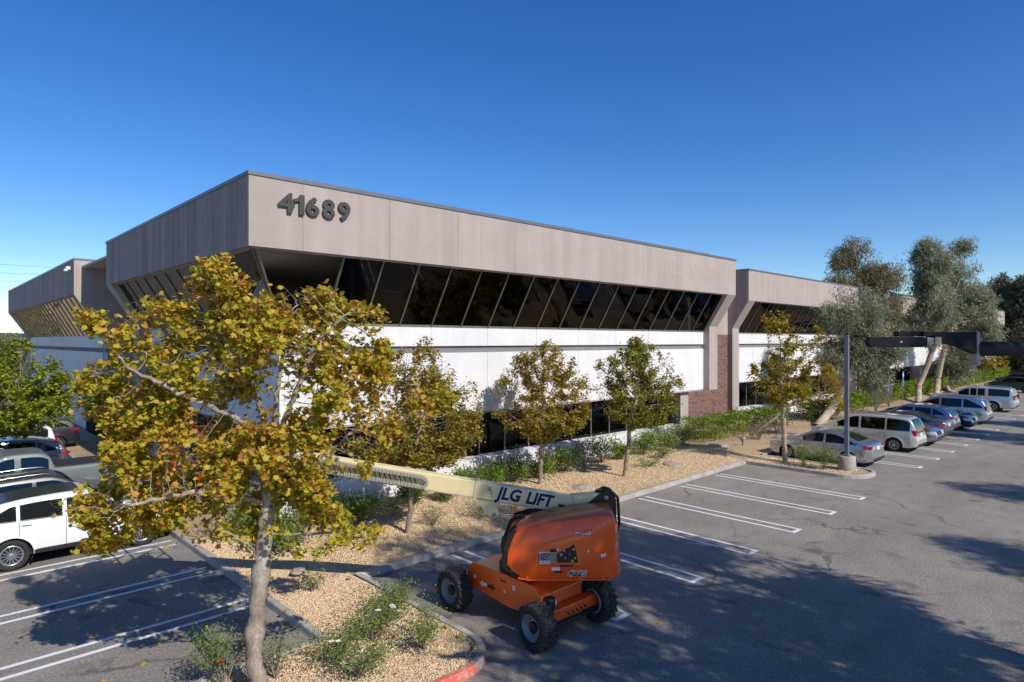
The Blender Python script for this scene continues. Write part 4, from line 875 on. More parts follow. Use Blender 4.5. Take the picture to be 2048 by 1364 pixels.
STY = {
 # top profile from tail (-) to nose (+), as fractions of length (x) and metres (z)
 'sedan': dict(L=4.53, W=1.82, prof=[(-.5, .42), (-.498, .62), (-.488, .90), (-.47, 1.02), (-.385, 1.09), (-.19, 1.43), (-.06, 1.475), (.06, 1.45), (.225, 1.07), (.40, .93), (.47, .80), (.497, .55), (.5, .38)], belt=.93, belt2=1.0, gh=(-.38, .215), wb=(-.285, .30), wr=.32,
     win=[(-.365, -.29, .0), (-.275, -.075, 1), (-.055, .15, 1)], rg=(-.37, -.205), fg=(.07, .21), arch=.375),
 'sedan2': dict(L=4.85, W=1.83, prof=[(-.5, .42), (-.498, .65), (-.49, .92), (-.475, 1.06), (-.38, 1.12), (-.17, 1.44), (-.05, 1.475), (.05, 1.45), (.215, 1.06), (.41, .92), (.475, .78), (.497, .55), (.5, .36)], belt=.92, belt2=1.02, gh=(-.37, .205), wb=(-.275, .30), wr=.325, win=[(-.35, -.255, 0), (-.24, -.065, 1), (-.045, .14, 1)], rg=(-.365, -.185), fg=(.06, .20), arch=.38),
 'minivan': dict(L=5.08, W=1.99, prof=[(-.5, .45), (-.498, .62), (-.485, .78), (-.482, 1.05), (-.455, 1.45), (-.42, 1.68), (-.3, 1.74), (-.02, 1.755), (.1, 1.70), (.31, 1.14), (.43, .98), (.485, .80), (.5, .5), (.5, .38)], belt=1.02, belt2=1.06, gh=(-.485, .30), wb=(-.30, .295), wr=.335, win=[(-.435, -.235, 0), (-.22, .0, 2), (.02, .235, 1)], rg=(-.483, -.43), fg=(.115, .295), arch=.39),
 'pacifica': dict(L=5.18, W=2.02, prof=[(-.5, .45), (-.5, .66), (-.488, .82), (-.484, 1.08), (-.458, 1.42), (-.42, 1.66), (-.3, 1.74), (-.03, 1.76), (.09, 1.70), (.30, 1.12), (.43, .97), (.485, .80), (.5, .5), (.5, .36)], belt=1.05, belt2=1.1, gh=(-.485, .30), wb=(-.295, .30), wr=.36, win=[(-.44, -.24, 0), (-.225, .0, 2), (.02, .235, 1)], rg=(-.484, -.43), fg=(.105, .29), arch=.415),
 'suv': dict(L=4.7, W=1.89, prof=[(-.5, .5), (-.498, .72), (-.485, .9), (-.478, 1.12), (-.44, 1.36), (-.39, 1.54), (-.25, 1.65), (-.03, 1.69), (.06, 1.65), (.235, 1.17), (.42, 1.04), (.48, .86), (.5, .6), (.5, .42)], belt=1.08, belt2=1.18, wt=.13, gh=(-.475, .225), wb=(-.29, .30), wr=.365, win=[(-.40, -.27, 0), (-.255, -.075, 1), (-.055, .16, 1)], rg=(-.477, -.40), fg=(.07, .22), arch=.425),
 'fullsuv': dict(L=5.7, W=2.04, prof=[(-.5, .55), (-.5, .78), (-.488, .85), (-.485, 1.15), (-.465, 1.6), (-.45, 1.82), (-.3, 1.88), (-.02, 1.89), (.06, 1.84), (.205, 1.27), (.44, 1.18), (.485, 1.02), (.5, .7), (.5, .5)], belt=1.2, belt2=1.22, gh=(-.485, .195), wb=(-.255, .315), wr=.40, win=[(-.435, -.205, 0), (-.165, -.085, 0), (-.07, .0, 1), (.015, .15, 1)], rg=(-.484, -.455), fg=(.07, .19), arch=.46),
 'pickup': dict(L=5.45, W=1.94, prof=[(-.5, .6), (-.5, .8), (-.495, 1.38), (-.49, 1.42), (-.13, 1.42), (-.122, 1.46), (-.105, 1.80), (-.06, 1.94), (.08, 1.95), (.13, 1.90), (.25, 1.36), (.44, 1.28), (.49, 1.05), (.5, .8), (.5, .55)], belt=1.28, belt2=1.3, gh=(-.12, .24), wb=(-.285, .31), wr=.41, win=[(-.095, .035, 1), (.065, .20, 1)], rg=(-.12, -.1), fg=(.14, .235), arch=.48)}
def car(name, label, loc, rz, sty, pm, spokes=9, lights='lens_red', roofm=None, rails=False, glass='car_glass', group=None, clad=None, plate=True, H=None, nose_only=False):
    S = STY[sty]; L, Wd = S['L'], S['W']; t = thing(name, label, 'car' if sty != 'pickup' else 'pickup truck', loc, rz, group)
    if sty in ('minivan', 'pacifica'): t['category'] = 'minivan'
    if sty in ('suv', 'fullsuv'): t['category'] = 'suv'
    prof = [(x * L, z) for x, z in smoothpts(S['prof'], 2)]
    zs = .24 if sty not in ('suv', 'fullsuv', 'pickup') else .33
    belt = lambda x: S['belt2'] + (S['belt'] - S['belt2']) * (x / L + .5)
    xg0, xg1 = S['gh'][0] * L, S['gh'][1] * L; zroof = max(z for x, z in prof); wbx = [w * L for w in S['wb']]; wr = S['wr']; ra = S['arch']
    tum = .20 if sty in ('sedan', 'sedan2') else (.17 if sty != 'fullsuv' else .13)
    def sy(x, z):
        u = abs(x) / (L / 2); w = Wd / 2 * (1 - .055 * u ** 3 - .13 * max(0, (u - .86) / .14) ** 2)
        b = belt(x)
        if z <= b: q = (z - .62) / (b - .3); w -= .075 * max(0, -(q)) ** 1.5 * 1.4 + .05 * max(0, (z - .74) / (b - .74 + 1e-6)) ** 2 * (1 if b > .74 else 0)
        else: w -= .05 + (z - b) / (zroof - b) * tum
        for wx in wbx:
            dd = math.hypot(x - wx, z - wr); w += .022 * max(0, 1 - abs(dd - ra) / .12)
        return max(w, .1)
    def zt(x): return interp(prof, x)
    def zbot(x, z0=zs):
        for wx in wbx:
            if abs(x - wx) < ra: return max(z0, wr + math.sqrt(ra * ra - (x - wx) ** 2))
        u = abs(x) / (L / 2); return z0 + .1 * max(0, (u - .85) / .15)
    st = list(prof); ex = []
    for wx in wbx:
        for k in range(-9, 10): ex.append(wx + ra * math.sin(k / 9 * math.pi / 2) * .999)
        ex += [wx - ra - .002, wx + ra + .002]
    for k in range(24): ex.append(-L / 2 + .12 + (L - .24) * k / 23)
    xs0 = [p[0] for p in st]
    for x in ex:
        if min(abs(x - q) for q in xs0) > .004: st.append((x, zt(x)))
    st.sort(key=lambda p: p[0])
    # keep order of near vertical ends
    tail = [p for p in prof if p[0] < -L / 2 + .1]; nose = [p for p in prof if p[0] > L / 2 - .1]; mid = [p for p in st if -L / 2 + .1 <= p[0] <= L / 2 - .1]
    st = tail + mid + nose
    def ring(x, zt_):
        zb = min(zbot(x), zt_ - .02); b = min(belt(x), zt_ - .05); rr = min(.09, (zt_ - zb) * .3)
        zl = [zb + (b - zb) * k / 6 for k in range(6)]; top = zt_ - rr * .55
        zl += [b - .02 if b < top else b] if b < top else []
        while len(zl) < 7: zl.append(top - .01)
        zl += [zl[-1] + (top - zl[-1]) * k / 4 for k in range(1, 5)]
        half = [(sy(x, z), z) for z in zl]; yt = half[-1][0]; zt2 = half[-1][1]
        half += [(yt - rr * .28, zt2 + rr * .33), (yt - rr * .8, zt2 + rr * .5)]
        yy = half[-1][0]; crown = .025
        half += [(yy * f_, half[-1][1] + (zt_ + .0 - half[-1][1]) * (1 - f_ ** 2)) for f_ in (.75, .5, .25)]
        return [(x, y, z) for y, z in half] + [(x, 0, zt_)] + [(x, -y, z) for y, z in half[::-1]]
    rows = [ring(x, z) for x, z in st]
    mm = MB(); mm.smooth = True; mm.grid(rows)
    for rw, fl in ((rows[0], 1), (rows[-1], 0)):
        mm.smooth = False; mm.add(rw, [tuple(range(len(rw)))])
    body = mm.obj('body', pm, t, fix=True)
    bm = bmesh.new(); bm.from_mesh(body.data); bmesh.ops.remove_doubles(bm, verts=bm.verts, dist=.0008); bm.to_mesh(body.data); bm.free()
    # dark underside and wheel wells
    mm = MB(); mm.box(-L / 2 + .15, L / 2 - .15, -Wd / 2 + .12, Wd / 2 - .12, zs - .03, zs + .14); 
    mm.box(-L / 2 + .3, L / 2 - .4, -Wd / 2 + .3, Wd / 2 - .3, zs + .1, .85)
    mm.obj('underbody', 'underbody', t)
    def side(name_, xa, xb, zl, zu, mat, nx=8, nz=3, off=.006, both=True, mats=None):
        for sg in ((1, -1) if both is True else (both,)):
            rws = [[(x := xa(j / nz) + (xb(j / nz) - xa(j / nz)) * i / nx, sg * (sy(x, z := zl(x) + (zu(x) - zl(x)) * j / nz) + off), z) for j in range(nz + 1)] for i in range(nx + 1)]
            m_ = MB(); m_.smooth = True; m_.grid(rws); m_.obj(name_, mat, t)
    K = lambda v: (lambda *_: v)
    def topz(x): return zt(x) - .115 if sty not in ('pickup',) else zt(x) - .13
    # side glass band (dark) plus pillars between come from the body
    for (a, b, kind) in S['win']:
        a *= L; b *= L
        zl = lambda x: belt(x) + .02
        def zu(x, a=a, b=b, kind=kind):
            z = max(min(topz(x), zroof - S.get('wt', .10)), belt(x) + .035)
            if kind == 0 and sty in ('sedan', 'sedan2', 'suv', 'pacifica'): z = belt(x) + .035 + (z - belt(x) - .035) * min(1, (x - a) / (b - a) * 1.15 + .08) ** .7
            return z
        side('side_window', K(a), K(b), zl, zu, glass, 10, 4)
        side('window_trim', K(a), K(b), lambda x: belt(x) - .002, lambda x: belt(x) + .016, 'black_trim' if pm != 'paint_white' else 'chrome', 6, 1, .009)
    # doors
    dz = [S['win'][-1][1] * L + .05, S['win'][-1][0] * L - .03, S['win'][-2][0] * L - .02 if sty != 'fullsuv' else S['win'][1][0] * L + .1]
    for x_ in dz:
        side('door_gap', K(x_), K(x_ + .011), K(max(zs + .1, zbot(x_) + .02)), lambda x: belt(x) - .01, 'car_gap', 1, 8, .003)
    for x_ in dz[1:]:
        for sg in (1, -1):
            m_ = MB(); y = sy(x_ + .15, belt(x_) - .12); m_.box(x_ + .05, x_ + .24, sg * (y + .0) - .022, sg * (y) + .022, belt(x_) - .135, belt(x_) - .105); bevel(m_.obj('door_handle', 'chrome' if pm in ('paint_white', 'paint_beige', 'paint_brightsilver', 'paint_silver') else pm, t), .008, 1)
    side('sill_gap', K(wbx[0] + ra + .06), K(wbx[1] - ra - .05), K(zs + .095), K(zs + .107), 'car_gap', 14, 1, .003)
    if clad: 
        side('sill_cladding', K(wbx[0] + ra + .01), K(wbx[1] - ra - .01), K(zs + .0), K(zs + .1), 'black_trim', 12, 2, .008)
    # glass front/rear
    def topp(name_, xa, xb, f_, mat, n=6, zoff=.006, z0=0, sfrac=None):
        rws = []
        for i in range(n + 1):
            x = xa + (xb - xa) * i / n; z = zt(x); e = .02; sl = (zt(x + e) - zt(x - e)) / (2 * e); nn = math.hypot(sl, 1)
            r_ = ring(x, z); half = r_[:len(r_) // 2 + 1]; ye = half[-5][1]; ze = half[-5][2]
            rws.append([(x - sl / nn * zoff, ye * f_ * s_, ze + (z - ze) * (1 - (f_ * s_) ** 2) + zoff / nn) for s_ in (-1, -.8, -.4, 0, .4, .8, 1)])
        m_ = MB(); m_.smooth = True; m_.grid(rws); return m_.obj(name_, mat, t)
    if sty != 'pickup': topp('rear_window', S['rg'][0] * L, S['rg'][1] * L, .90, 'car_glass', zoff=.008)
    else: topp('rear_window', S['rg'][0] * L, S['rg'][1] * L, .84, 'car_glass', zoff=.008); topp('bed_cover', -.487 * L, -.135 * L, .93, 'black_trim', zoff=.006)
    topp('windshield', S['fg'][0] * L, S['fg'][1] * L, .93, 'car_glass_clear', 8, zoff=.008)
    if roofm: topp('roof_panel', S['rg'][1] * L + .1, S['fg'][0] * L - .04, .96, roofm, 8, zoff=.007)
    if sty not in ('pickup',) and not roofm: pass
    if rails:
        for sg in (1, -1):
            xa, xb = S['rg'][1] * L + .15, S['fg'][0] * L - .1; yy = sy(0, zroof - .05) - .1
            m_ = MB(); m_.smooth = True; pts = [(xa + (xb - xa) * i / 12, sg * yy, zt(xa + (xb - xa) * i / 12) + (.055 if 0 < i < 12 else -.02)) for i in range(13)]
            m_.tube(pts, .016, 6); m_.obj('roof_rail', 'chrome', t)
    # lamps
    rear = -L / 2; sx = rear + .01
    zl0 = S['belt2'] - (.20 if sty in ('sedan', 'sedan2') else .12)
    tall = {'sedan': (.82, .97, .42), 'sedan2': (.84, .96, .42), 'minivan': (.86, 1.12, .24), 'pacifica': (.95, 1.22, .2), 'suv': (.98, 1.1, .40), 'fullsuv': (.98, 1.32, .12), 'pickup': (1.05, 1.36, .10)}[sty]
    if not nose_only:
        x0 = rear + (.02 if sty in ('fullsuv', 'pickup') else .035)
        side('tail_light', K(x0), lambda f_: x0 + tall[2] * (.55 + .45 * f_), K(tall[0]), K(tall[1]), lights, 6, 4, .008)
    hz = (.62, .78) if sty in ('sedan', 'sedan2') else ((.72, .9) if sty != 'pickup' else (.95, 1.15))
    side('headlight', lambda f_: L / 2 - .48 + .1 * (1 - f_), K(L / 2 - .045), K(hz[0]), K(hz[1]), 'lens_white', 8, 3, .01)
    # ends: use a front/rear plane mapping
    def endp(name_, sg, y0, y1, z0, z1, mat, off=.012, ny=8):
        rws = []
        for i in range(ny + 1):
            y = y0 + (y1 - y0) * i / ny; c = []
            for j in range(4):
                z = z0 + (z1 - z0) * j / 3
                xs = [p for p in (nose if sg > 0 else tail)]
                zz = sorted([(p[1], p[0]) for p in (prof if sg > 0 else prof) if (p[0] * sg) > L * .36 or True and (p[0] * sg) > L * .33])
                x = interp(zz, z); wy = sy(x, z); c.append((x + sg * off - sg * .0 * (y / wy) ** 2, y, z))
            rws.append(c)
        m_ = MB(); m_.smooth = True; m_.grid(rws); m_.obj(name_, mat, t)
    if not nose_only:
        if plate: endp('licence_plate', -1, -.16, .16, .98 if sty in ('sedan', 'sedan2') and False else .78, .92 if sty in ('sedan', 'sedan2') else .93, 'plate_white', .02)
        for sg in (1, -1): endp('tail_light', -1, sg * Wd * .5 * (.62 if sty not in ('fullsuv', 'pickup', 'minivan') else .76), sg * Wd * .5 * .90, tall[0], tall[1] - .01, lights, .008)
    endp('grille', 1, -.42, .42, hz[0] - .06, hz[1] - .02, 'black_trim', .008)
    endp('lower_grille', 1, -.6, .6, zs + .12, zs + .26, 'black_trim', .008)
    for sg in (1, -1): endp('headlight', 1, sg * Wd * .27, sg * Wd * .45, hz[0], hz[1] - .01, 'lens_white', .01)
    endp('lower_valance', -1, -Wd * .40, Wd * .40, zs + .1, zs + .2, 'black_trim', .008)
    # mirrors
    for sg in (1, -1):
        xm = S['win'][-1][1] * L - .02; zm = belt(xm) + .05; y = sy(xm, zm); m_ = MB(); m_.box(xm - .06, xm + .07, min(sg * (y + .03), sg * (y + .2)), max(sg * (y + .03), sg * (y + .2)), zm - .03, zm + .11)
        bevel(m_.obj('wing_mirror', pm, t), .03, 2)
        m_ = MB(); m_.bar((xm, sg * (y - .01), zm), (xm, sg * (y + .05), zm + .02), .04); m_.obj('mirror_stalk', 'black_trim', t)
    # wheels
    tm, rm = wheel_meshes(wr, .225 if wr < .38 else .265, spokes, 'rim_alloy' if spokes else 'rim_alloy')
    for wx in wbx:
        for sg in (1, -1):
            w_ = link('wheel', tm, t, (wx, sg * (Wd / 2 - .135), wr)); 
            if sg < 0: w_.rotation_euler.z = math.pi
            link('rim', rm, w_)
        m_ = MB(); m_.lathe([(ra + .03, -Wd / 2 + .36), (ra + .03, Wd / 2 - .36)], 20, (wx, 0, wr), 'y')
        for sg in (1, -1): 
            n0 = len(m_.v); pr = [(ra + .012, Wd / 2 - .04), (ra + .012, Wd / 2 - .36), (.02, Wd / 2 - .365)]
            vs = MB(); vs.lathe([(a, sg * b) for a, b in pr], 24, (wx, 0, wr), 'y')
            keep = [f for f in vs.f if sum(vs.v[i][2] for i in f) / 4 > .12]; m_.add(vs.v, keep)
        m_.obj('wheel_well', 'underbody', t)
    return t
NP = R(90)
g1 = 'cars parked nose to tail row on the right'; g2 = 'cars parked in the left lot'
car('sedan_car', 'silver sedan with red wraparound tail lights, first beside the lamp post', (30.65, 11.35, 0), NP, 'sedan', 'paint_silver', 10, group=g1)
mv = car('minivan', 'pale beige older minivan parked nose in beyond the silver sedan', (36.5, 11.4, 0), NP, 'minivan', 'paint_beige', 7, group=g1)
car('hatchback_car', 'grey car backed in, its headlights facing out between minivan and brown grey sedan', (39.35, 11.0, 0), -NP, 'sedan', 'paint_steel', 9, group=g1)
car('sedan_car', 'brownish grey sedan with red tail lights right behind the minivan', (41.9, 11.3, 0), NP, 'sedan2', 'paint_grey', 9, group=g1)
car('crossover_car', 'blue silver crossover with slim tail light behind the brown grey sedan', (44.6, 11.4, 0), NP, 'suv', 'paint_bluesilver', 9, group=g1)
car('sedan_car', 'navy car backed in beside the silver newer minivan', (47.7, 11.2, 0), -NP, 'sedan2', 'paint_navy', 9, group=g1)
car('minivan', 'silver newer minivan with roof rails and ten spoke wheels', (51.9, 11.3, 0), NP, 'pacifica', 'paint_silver', 10, rails=True, group=g1)
car('large_suv', 'long silvery white suburban wagon parked past the blue parking marks', (62.2, 11.6, 0), NP, 'fullsuv', 'paint_brightsilver', 6, rails=True, group=g1)
car('sedan_car', 'dark green car at the right edge beyond the long white wagon', (86.0, 12.6, 0), NP, 'suv', 'paint_green', 9, group=g1)
car('crossover_car', 'black crossover at the far right edge behind the dark green car', (96.0, 13.6, 0), NP, 'suv', 'paint_dark', 9, group=g1)
car('crossover_car', 'white crossover with black roof nearest on the left', (3.15, 20.15, 0), 0, 'suv', 'paint_white', 14, roofm='paint_dark', group=g2, clad=True)
car('crossover_car', 'dark crossover with silver roof rails behind the white one', (2.85, 22.85, 0), 0, 'suv', 'paint_charcoal', 9, rails=True, group=g2)
car('pickup_truck', 'grey green crew cab pickup truck with covered bed', (2.75, 25.9, 0), math.pi, 'pickup', 'paint_truck', 9, group=g2)
car('crossover_car', 'black crossover only partly seen beyond the pickup cab', (2.2, 28.6, 0), 0, 'suv', 'paint_dark', 9, group=g2)
car('crossover_car', 'dark blue crossover with red tail light under the green tree', (2.4, 31.6, 0), math.pi, 'suv', 'paint_steel', 9, roofm='paint_midblue', group=g2)
car('large_suv', 'white suv mostly hidden behind the green tree at left', (1.9, 34.6, 0), math.pi, 'fullsuv', 'paint_white', 9, group=g2)
car('crossover_car', 'black car farthest back in the left lot', (4.0, 39.5, 0), math.pi, 'suv', 'paint_dark', 9, group=g2)
# ================================================================ boom lift
LC = (9.0, 9.1)
BLF = thing('boom_lift', 'orange telescopic boom lift with cream boom parked across the shaded bays', 'boom lift', (LC[0], LC[1], 0))
def T(t_, s_, z): return (t_ * RT[0] - s_ * FW[0], t_ * RT[1] - s_ * FW[1], z)
# chassis in the lift's own axes (x across, y along)
mm = MB()
def hexprof(pr, x0, x1): mm.prism(pr, lambda a, b, h: (h, a, b), x0, x1)
hexprof([(-1.02, .50), (-.98, .80), (-.72, .95), (.95, .95), (1.10, .86), (1.16, .52), (.9, .44), (-.2, .34), (-.8, .40)], -.58, .58)
ch_ = mm.obj('chassis', 'lift_orange', BLF); bevel(ch_, .02, 2)
for _a in ((1.06, 1.30, .62), (-1.24, -1.03, .58)):
    mm = MB(); mm.box(-.78, .78, _a[0], _a[1], .36, _a[2]); bevel(mm.obj('axle', 'lift_orange', BLF), .025, 2)
mm = MB(); mm.smooth = True
mm.tube([(-.62, -1.30, .34), (.62, -1.30, .34)], .045, 10); mm.obj('steering_cylinder', 'lift_black', BLF)
mm = MB(); mm.smooth = True; mm.tube([(-.74, -1.30, .34), (-.4, -1.30, .34)], .025, 10); mm.tube([(.4, -1.30, .34), (.74, -1.30, .34)], .025, 10); mm.obj('cylinder_rod', 'steel_rod', BLF)
mm = MB(); mm.smooth = True; mm.lathe([(.001, 0), (.085, .0), (.1, .03), (.1, .30), (.085, .34), (.001, .34)], 18, (-.44, -1.09, .44)); mm.obj('accumulator', 'lift_black', BLF)
mm = MB(); mm.box(-.585, -.582, -.06, .10, .80, .83); mm.obj('slot', 'lift_black', BLF)
for (yy, zz, w_, h_) in ((.88, .68, .06, .08), (-.28, .76, .07, .09), (-.02, .62, .05, .05)):
    mm = MB(); mm.box(-.5835, -.581, yy - w_ / 2, yy + w_ / 2, zz - h_ / 2, zz + h_ / 2); mm.obj('sticker', 'decal_white', BLF)
mm = MB(); mm.prism([(.72, .60), (.62, .67), (.62, .63), (.5, .63), (.5, .57), (.62, .57), (.62, .53)], lambda a, b, h: (h, a, b), -.5845, -.5805); mm.obj('arrow_decal', 'decal_white', BLF)
mm = MB(); mm.prism([(.26, .60), (.36, .67), (.36, .63), (.485, .63), (.485, .57), (.36, .57), (.36, .53)], lambda a, b, h: (h, a, b), -.5845, -.5805); mm.obj('arrow_decal', 'decal_black', BLF)
mm = MB(); mm.box(-.3, -.22, -1.055, -1.045, .58, .68); mm.obj('sticker', 'decal_white', BLF)
for i in range(5):
    mm = MB(); mm.smooth = True; x = -.2 + i * .12; mm.tube([(x, -1.04, .55), (x + .05, -1.22, .50), (x + .12, -1.26, .42)], .014, 6); mm.obj('hydraulic_hose', 'lift_black', BLF)
def lug_tyre(r_, w, n):
    m_ = MB(); m_.smooth = True; a = r_ * .56
    m_.lathe([(a, -w / 2 + .03), (r_ * .7, -w / 2 + .005), (r_ * .86, -w / 2), (r_ * .93, -w / 2 + .03), (r_ * .945, 0), (r_ * .93, w / 2 - .03), (r_ * .86, w / 2), (r_ * .7, w / 2 - .005), (a, w / 2 - .03)], 40, ax='x', closed=True)
    m_.smooth = False
    for i in range(n):
        for sg in (1, -1):
            a0 = 2 * math.pi * (i + (.5 if sg > 0 else 0)) / n
            q = lambda rad_, an, x: (x, rad_ * math.cos(an), rad_ * math.sin(an))
            da = .085; sk = .20
            b_ = [q(r_ * .92, a0 - da, sg * w * .52), q(r_ * .92, a0 + da, sg * w * .52), q(r_ * .935, a0 + da + sk, -sg * w * .04), q(r_ * .935, a0 - da + sk, -sg * w * .04)]
            t_ = [q(r_ * .985, a0 - da * .7, sg * w * .49), q(r_ * .985, a0 + da * .7, sg * w * .49), q(r_, a0 + da * .7 + sk, -sg * w * .04), q(r_, a0 - da * .7 + sk, -sg * w * .04)]
            m_.hexa(b_, t_)
            b2 = [q(r_ * .80, a0 - da, sg * w * .495), q(r_ * .80, a0 + da, sg * w * .495), q(r_ * .93, a0 + da, sg * w * .49), q(r_ * .93, a0 - da, sg * w * .49)]
            t2 = [(p[0] + sg * .015, p[1], p[2]) for p in b2]; m_.hexa(b2, t2)
    return m_.mesh('tyre', 'rubber', fix=True)
LT = lug_tyre(.415, .33, 18)
m_ = MB(); m_.smooth = True
m_.lathe([(.24, -.15), (.255, -.165), (.24, -.15), (.225, -.11), (.21, -.02), (.16, .0), (.15, -.06), (.12, -.07), (.001, -.07)], 32, ax='x'); m_.lathe([(.24, -.15), (.235, .15), (.2, .15)], 32, ax='x')
LR = m_.mesh('rim', 'lift_grey')
m_ = MB(); m_.smooth = True; m_.lathe([(.11, -.075), (.11, -.11), (.07, -.13), (.001, -.13)], 20, ax='x')
for k in range(8): m_.lathe([(.016, -.02), (.016, -.035), (.001, -.035)], 6, (-.0, .185 * math.cos(k * .785), .185 * math.sin(k * .785)), 'x')
LH = m_.mesh('hub', 'lift_black')
for (x, y, a, sp) in ((-.86, 1.18, 0, 0), (-.86, -1.17, -8, .4), (.86, 1.18, 180, .2), (.86, -1.17, 172, .7)):
    w_ = link('wheel', LT, BLF, (x, y, .41)); w_.rotation_euler = (sp, 0, R(a)); link('rim', LR, w_); link('hub', LH, w_)
# turntable
mm = MB(); mm.smooth = True; mm.lathe([(.001, .95), (.52, .95), (.52, 1.06), (.001, 1.06)], 32, (0, 0, 0)); mm.obj('slew_ring', 'lift_black', BLF)
mm = MB(); mm.prism([(-.30, 1.06), (1.62, 1.06), (1.66, 1.3), (-.2, 1.3)], lambda a, b, h: T(a, h, b), -.85, .85); mm.obj('turntable_deck', 'lift_black', BLF)
HP = [(-.385, 1.33), (-.37, 1.58), (-.255, 1.92), (-.17, 2.01), (-.03, 2.06), (.33, 2.17), (.78, 2.245), (1.2, 2.30), (1.52, 2.335), (1.62, 2.31), (1.67, 2.22), (1.675, 1.9), (1.66, 1.6), (1.64, 1.25), (1.58, 1.09), (1.47, 1.06), (.9, 1.05), (.05, 1.04), (-.12, 1.09), (-.28, 1.2)]
HP = smoothpts(HP + [HP[0]], 1)[:-1]
def hood(sg, name_, zsc=1.0):
    cx_, cz_ = .68, 1.62
    def rg(s_, k, kz, dz=0): return [T(cx_ + (a - cx_) * k, sg * s_, (cz_ + (b - cz_) * kz) * zsc + dz * max(0, (b - 1.7))) for a, b in HP]
    rings = [rg(.20, .985, .97), rg(.30, 1, 1.0), rg(.62, 1, .99), rg(.86, .997, .965), rg(.96, .99, .94), rg(1.01, .978, .915), rg(1.035, .955, .885)]
    n = len(HP); m_ = MB(); m_.smooth = True
    vs = [p for r_ in rings for p in r_]; fs = [(i * n + k, i * n + (k + 1) % n, (i + 1) * n + (k + 1) % n, (i + 1) * n + k) for i in range(len(rings) - 1) for k in range(n)]
    m_.add(vs, fs); m_.smooth = False; m_.add(rings[0], [tuple(range(n))]); m_.smooth = True; 
    c = T(cx_, sg * 1.045, cz_); m_.add(rings[-1] + [c], [(k, (k + 1) % n, n) for k in range(n)])
    o = m_.obj(name_, 'lift_orange', BLF); bm = bmesh.new(); bm.from_mesh(o.data); bmesh.ops.remove_doubles(bm, verts=bm.verts, dist=.0005); bm.to_mesh(o.data); bm.free(); return o
hood(1, 'engine_hood'); hood(-1, 'tank_hood', .985)
# recessed panel line, control box, stickers on the near hood
SF = 1.052
def plate(name_, poly, mat, s_=SF, th=.006): m_ = MB(); m_.prism(poly, lambda a, b, h: T(a, h, b), s_ - .02, s_ + th); return m_.obj(name_, mat, BLF)
plate('panel_ridge', [(.16, 1.34), (.20, 1.69), (.30, 1.75), (1.20, 2.02), (1.22, 1.99), (.32, 1.72), (.235, 1.66), (.195, 1.34)], 'lift_orange', 1.047, .012)
plate('control_recess', [(.53, 1.38), (.53, 1.60), (.88, 1.80), (1.02, 1.80), (1.04, 1.36)], 'lift_orange', 1.045, .01)
plate('control_panel', [(.565, 1.41), (.565, 1.575), (.885, 1.745), (.96, 1.41)], 'lift_black', 1.05, .012)
for (a, b, w_, mt) in ((.64, 1.56, .03, 'decal_grey'), (.8, 1.57, .028, 'lens_red'), (.87, 1.66, .02, 'decal_yellow'), (.9, 1.5, .016, 'decal_yellow'), (.72, 1.5, .012, 'decal_white'), (.85, 1.45, .02, 'decal_yellow'), (.7, 1.63, .012, 'decal_white')):
    m_ = MB(); m_.smooth = True; pts = [T(a, 1.06, b), T(a, 1.085, b)]; m_.tube(pts, w_, 10); m_.obj('control_button', mt, BLF)
plate('rental_sticker', [(.235, 1.385), (.235, 1.605), (.435, 1.605), (.435, 1.385)], 'decal_white', 1.05, .006)
plate('warning_sticker', [(.445, 1.41), (.445, 1.60), (.545, 1.60), (.545, 1.41)], 'decal_grey', 1.047, .008)
plate('sticker_header', [(.442, 1.605), (.442, 1.655), (.548, 1.655), (.548, 1.605)], 'decal_black', 1.047, .009)
plate('sticker', [(.47, 1.26), (.47, 1.32), (.62, 1.32), (.62, 1.26)], 'decal_white', 1.047, .007)
plate('sticker_strip', [(.62, 1.33), (.62, 1.36), (.86, 1.36), (.86, 1.33)], 'decal_black', 1.047, .009)
plate('latch', [(.53, 1.215), (.53, 1.25), (.66, 1.25), (.66, 1.215)], 'decal_black', 1.03, .022)
plate('sticker', [(.57, 1.63), (.57, 1.665), (.60, 1.665), (.60, 1.63)], 'decal_white', 1.047, .008); plate('sticker', [(1.13, 1.60), (1.13, 1.64), (1.16, 1.64), (1.16, 1.60)], 'decal_white', 1.047, .008)
plate('sticker', [(1.38, 1.5), (1.38, 1.56), (1.47, 1.58), (1.47, 1.52)], 'decal_white', 1.035, .008); plate('sticker', [(-.28, 1.44), (-.28, 1.49), (-.22, 1.47), (-.22, 1.42)], 'decal_white', .99, .0)
plate('asset_tag_strip', [(.90, 1.90), (.90, 1.985), (1.20, 1.985), (1.20, 1.90)], 'decal_pink', 1.03, .016)
plate('hood_seam', [(-.30, 1.535), (-.30, 1.545), (.15, 1.40), (.15, 1.39)], 'decal_black', 1.015, .004)
plate('hood_lip', [(-.16, 1.10), (.06, 1.065), (1.55, 1.075), (1.56, 1.10), (.07, 1.095), (-.14, 1.13)], 'lift_orange', .985, .05)
for (a, b) in ((.02, 1.12), (.5, 1.105), (1.0, 1.11), (1.42, 1.12), (1.5, 2.1), (-.2, 1.75)):
    m_ = MB(); m_.smooth = True; m_.tube([T(a, .99, b), T(a, 1.045, b)], .013, 8); m_.obj('hood_bolt', 'lift_grey', BLF)
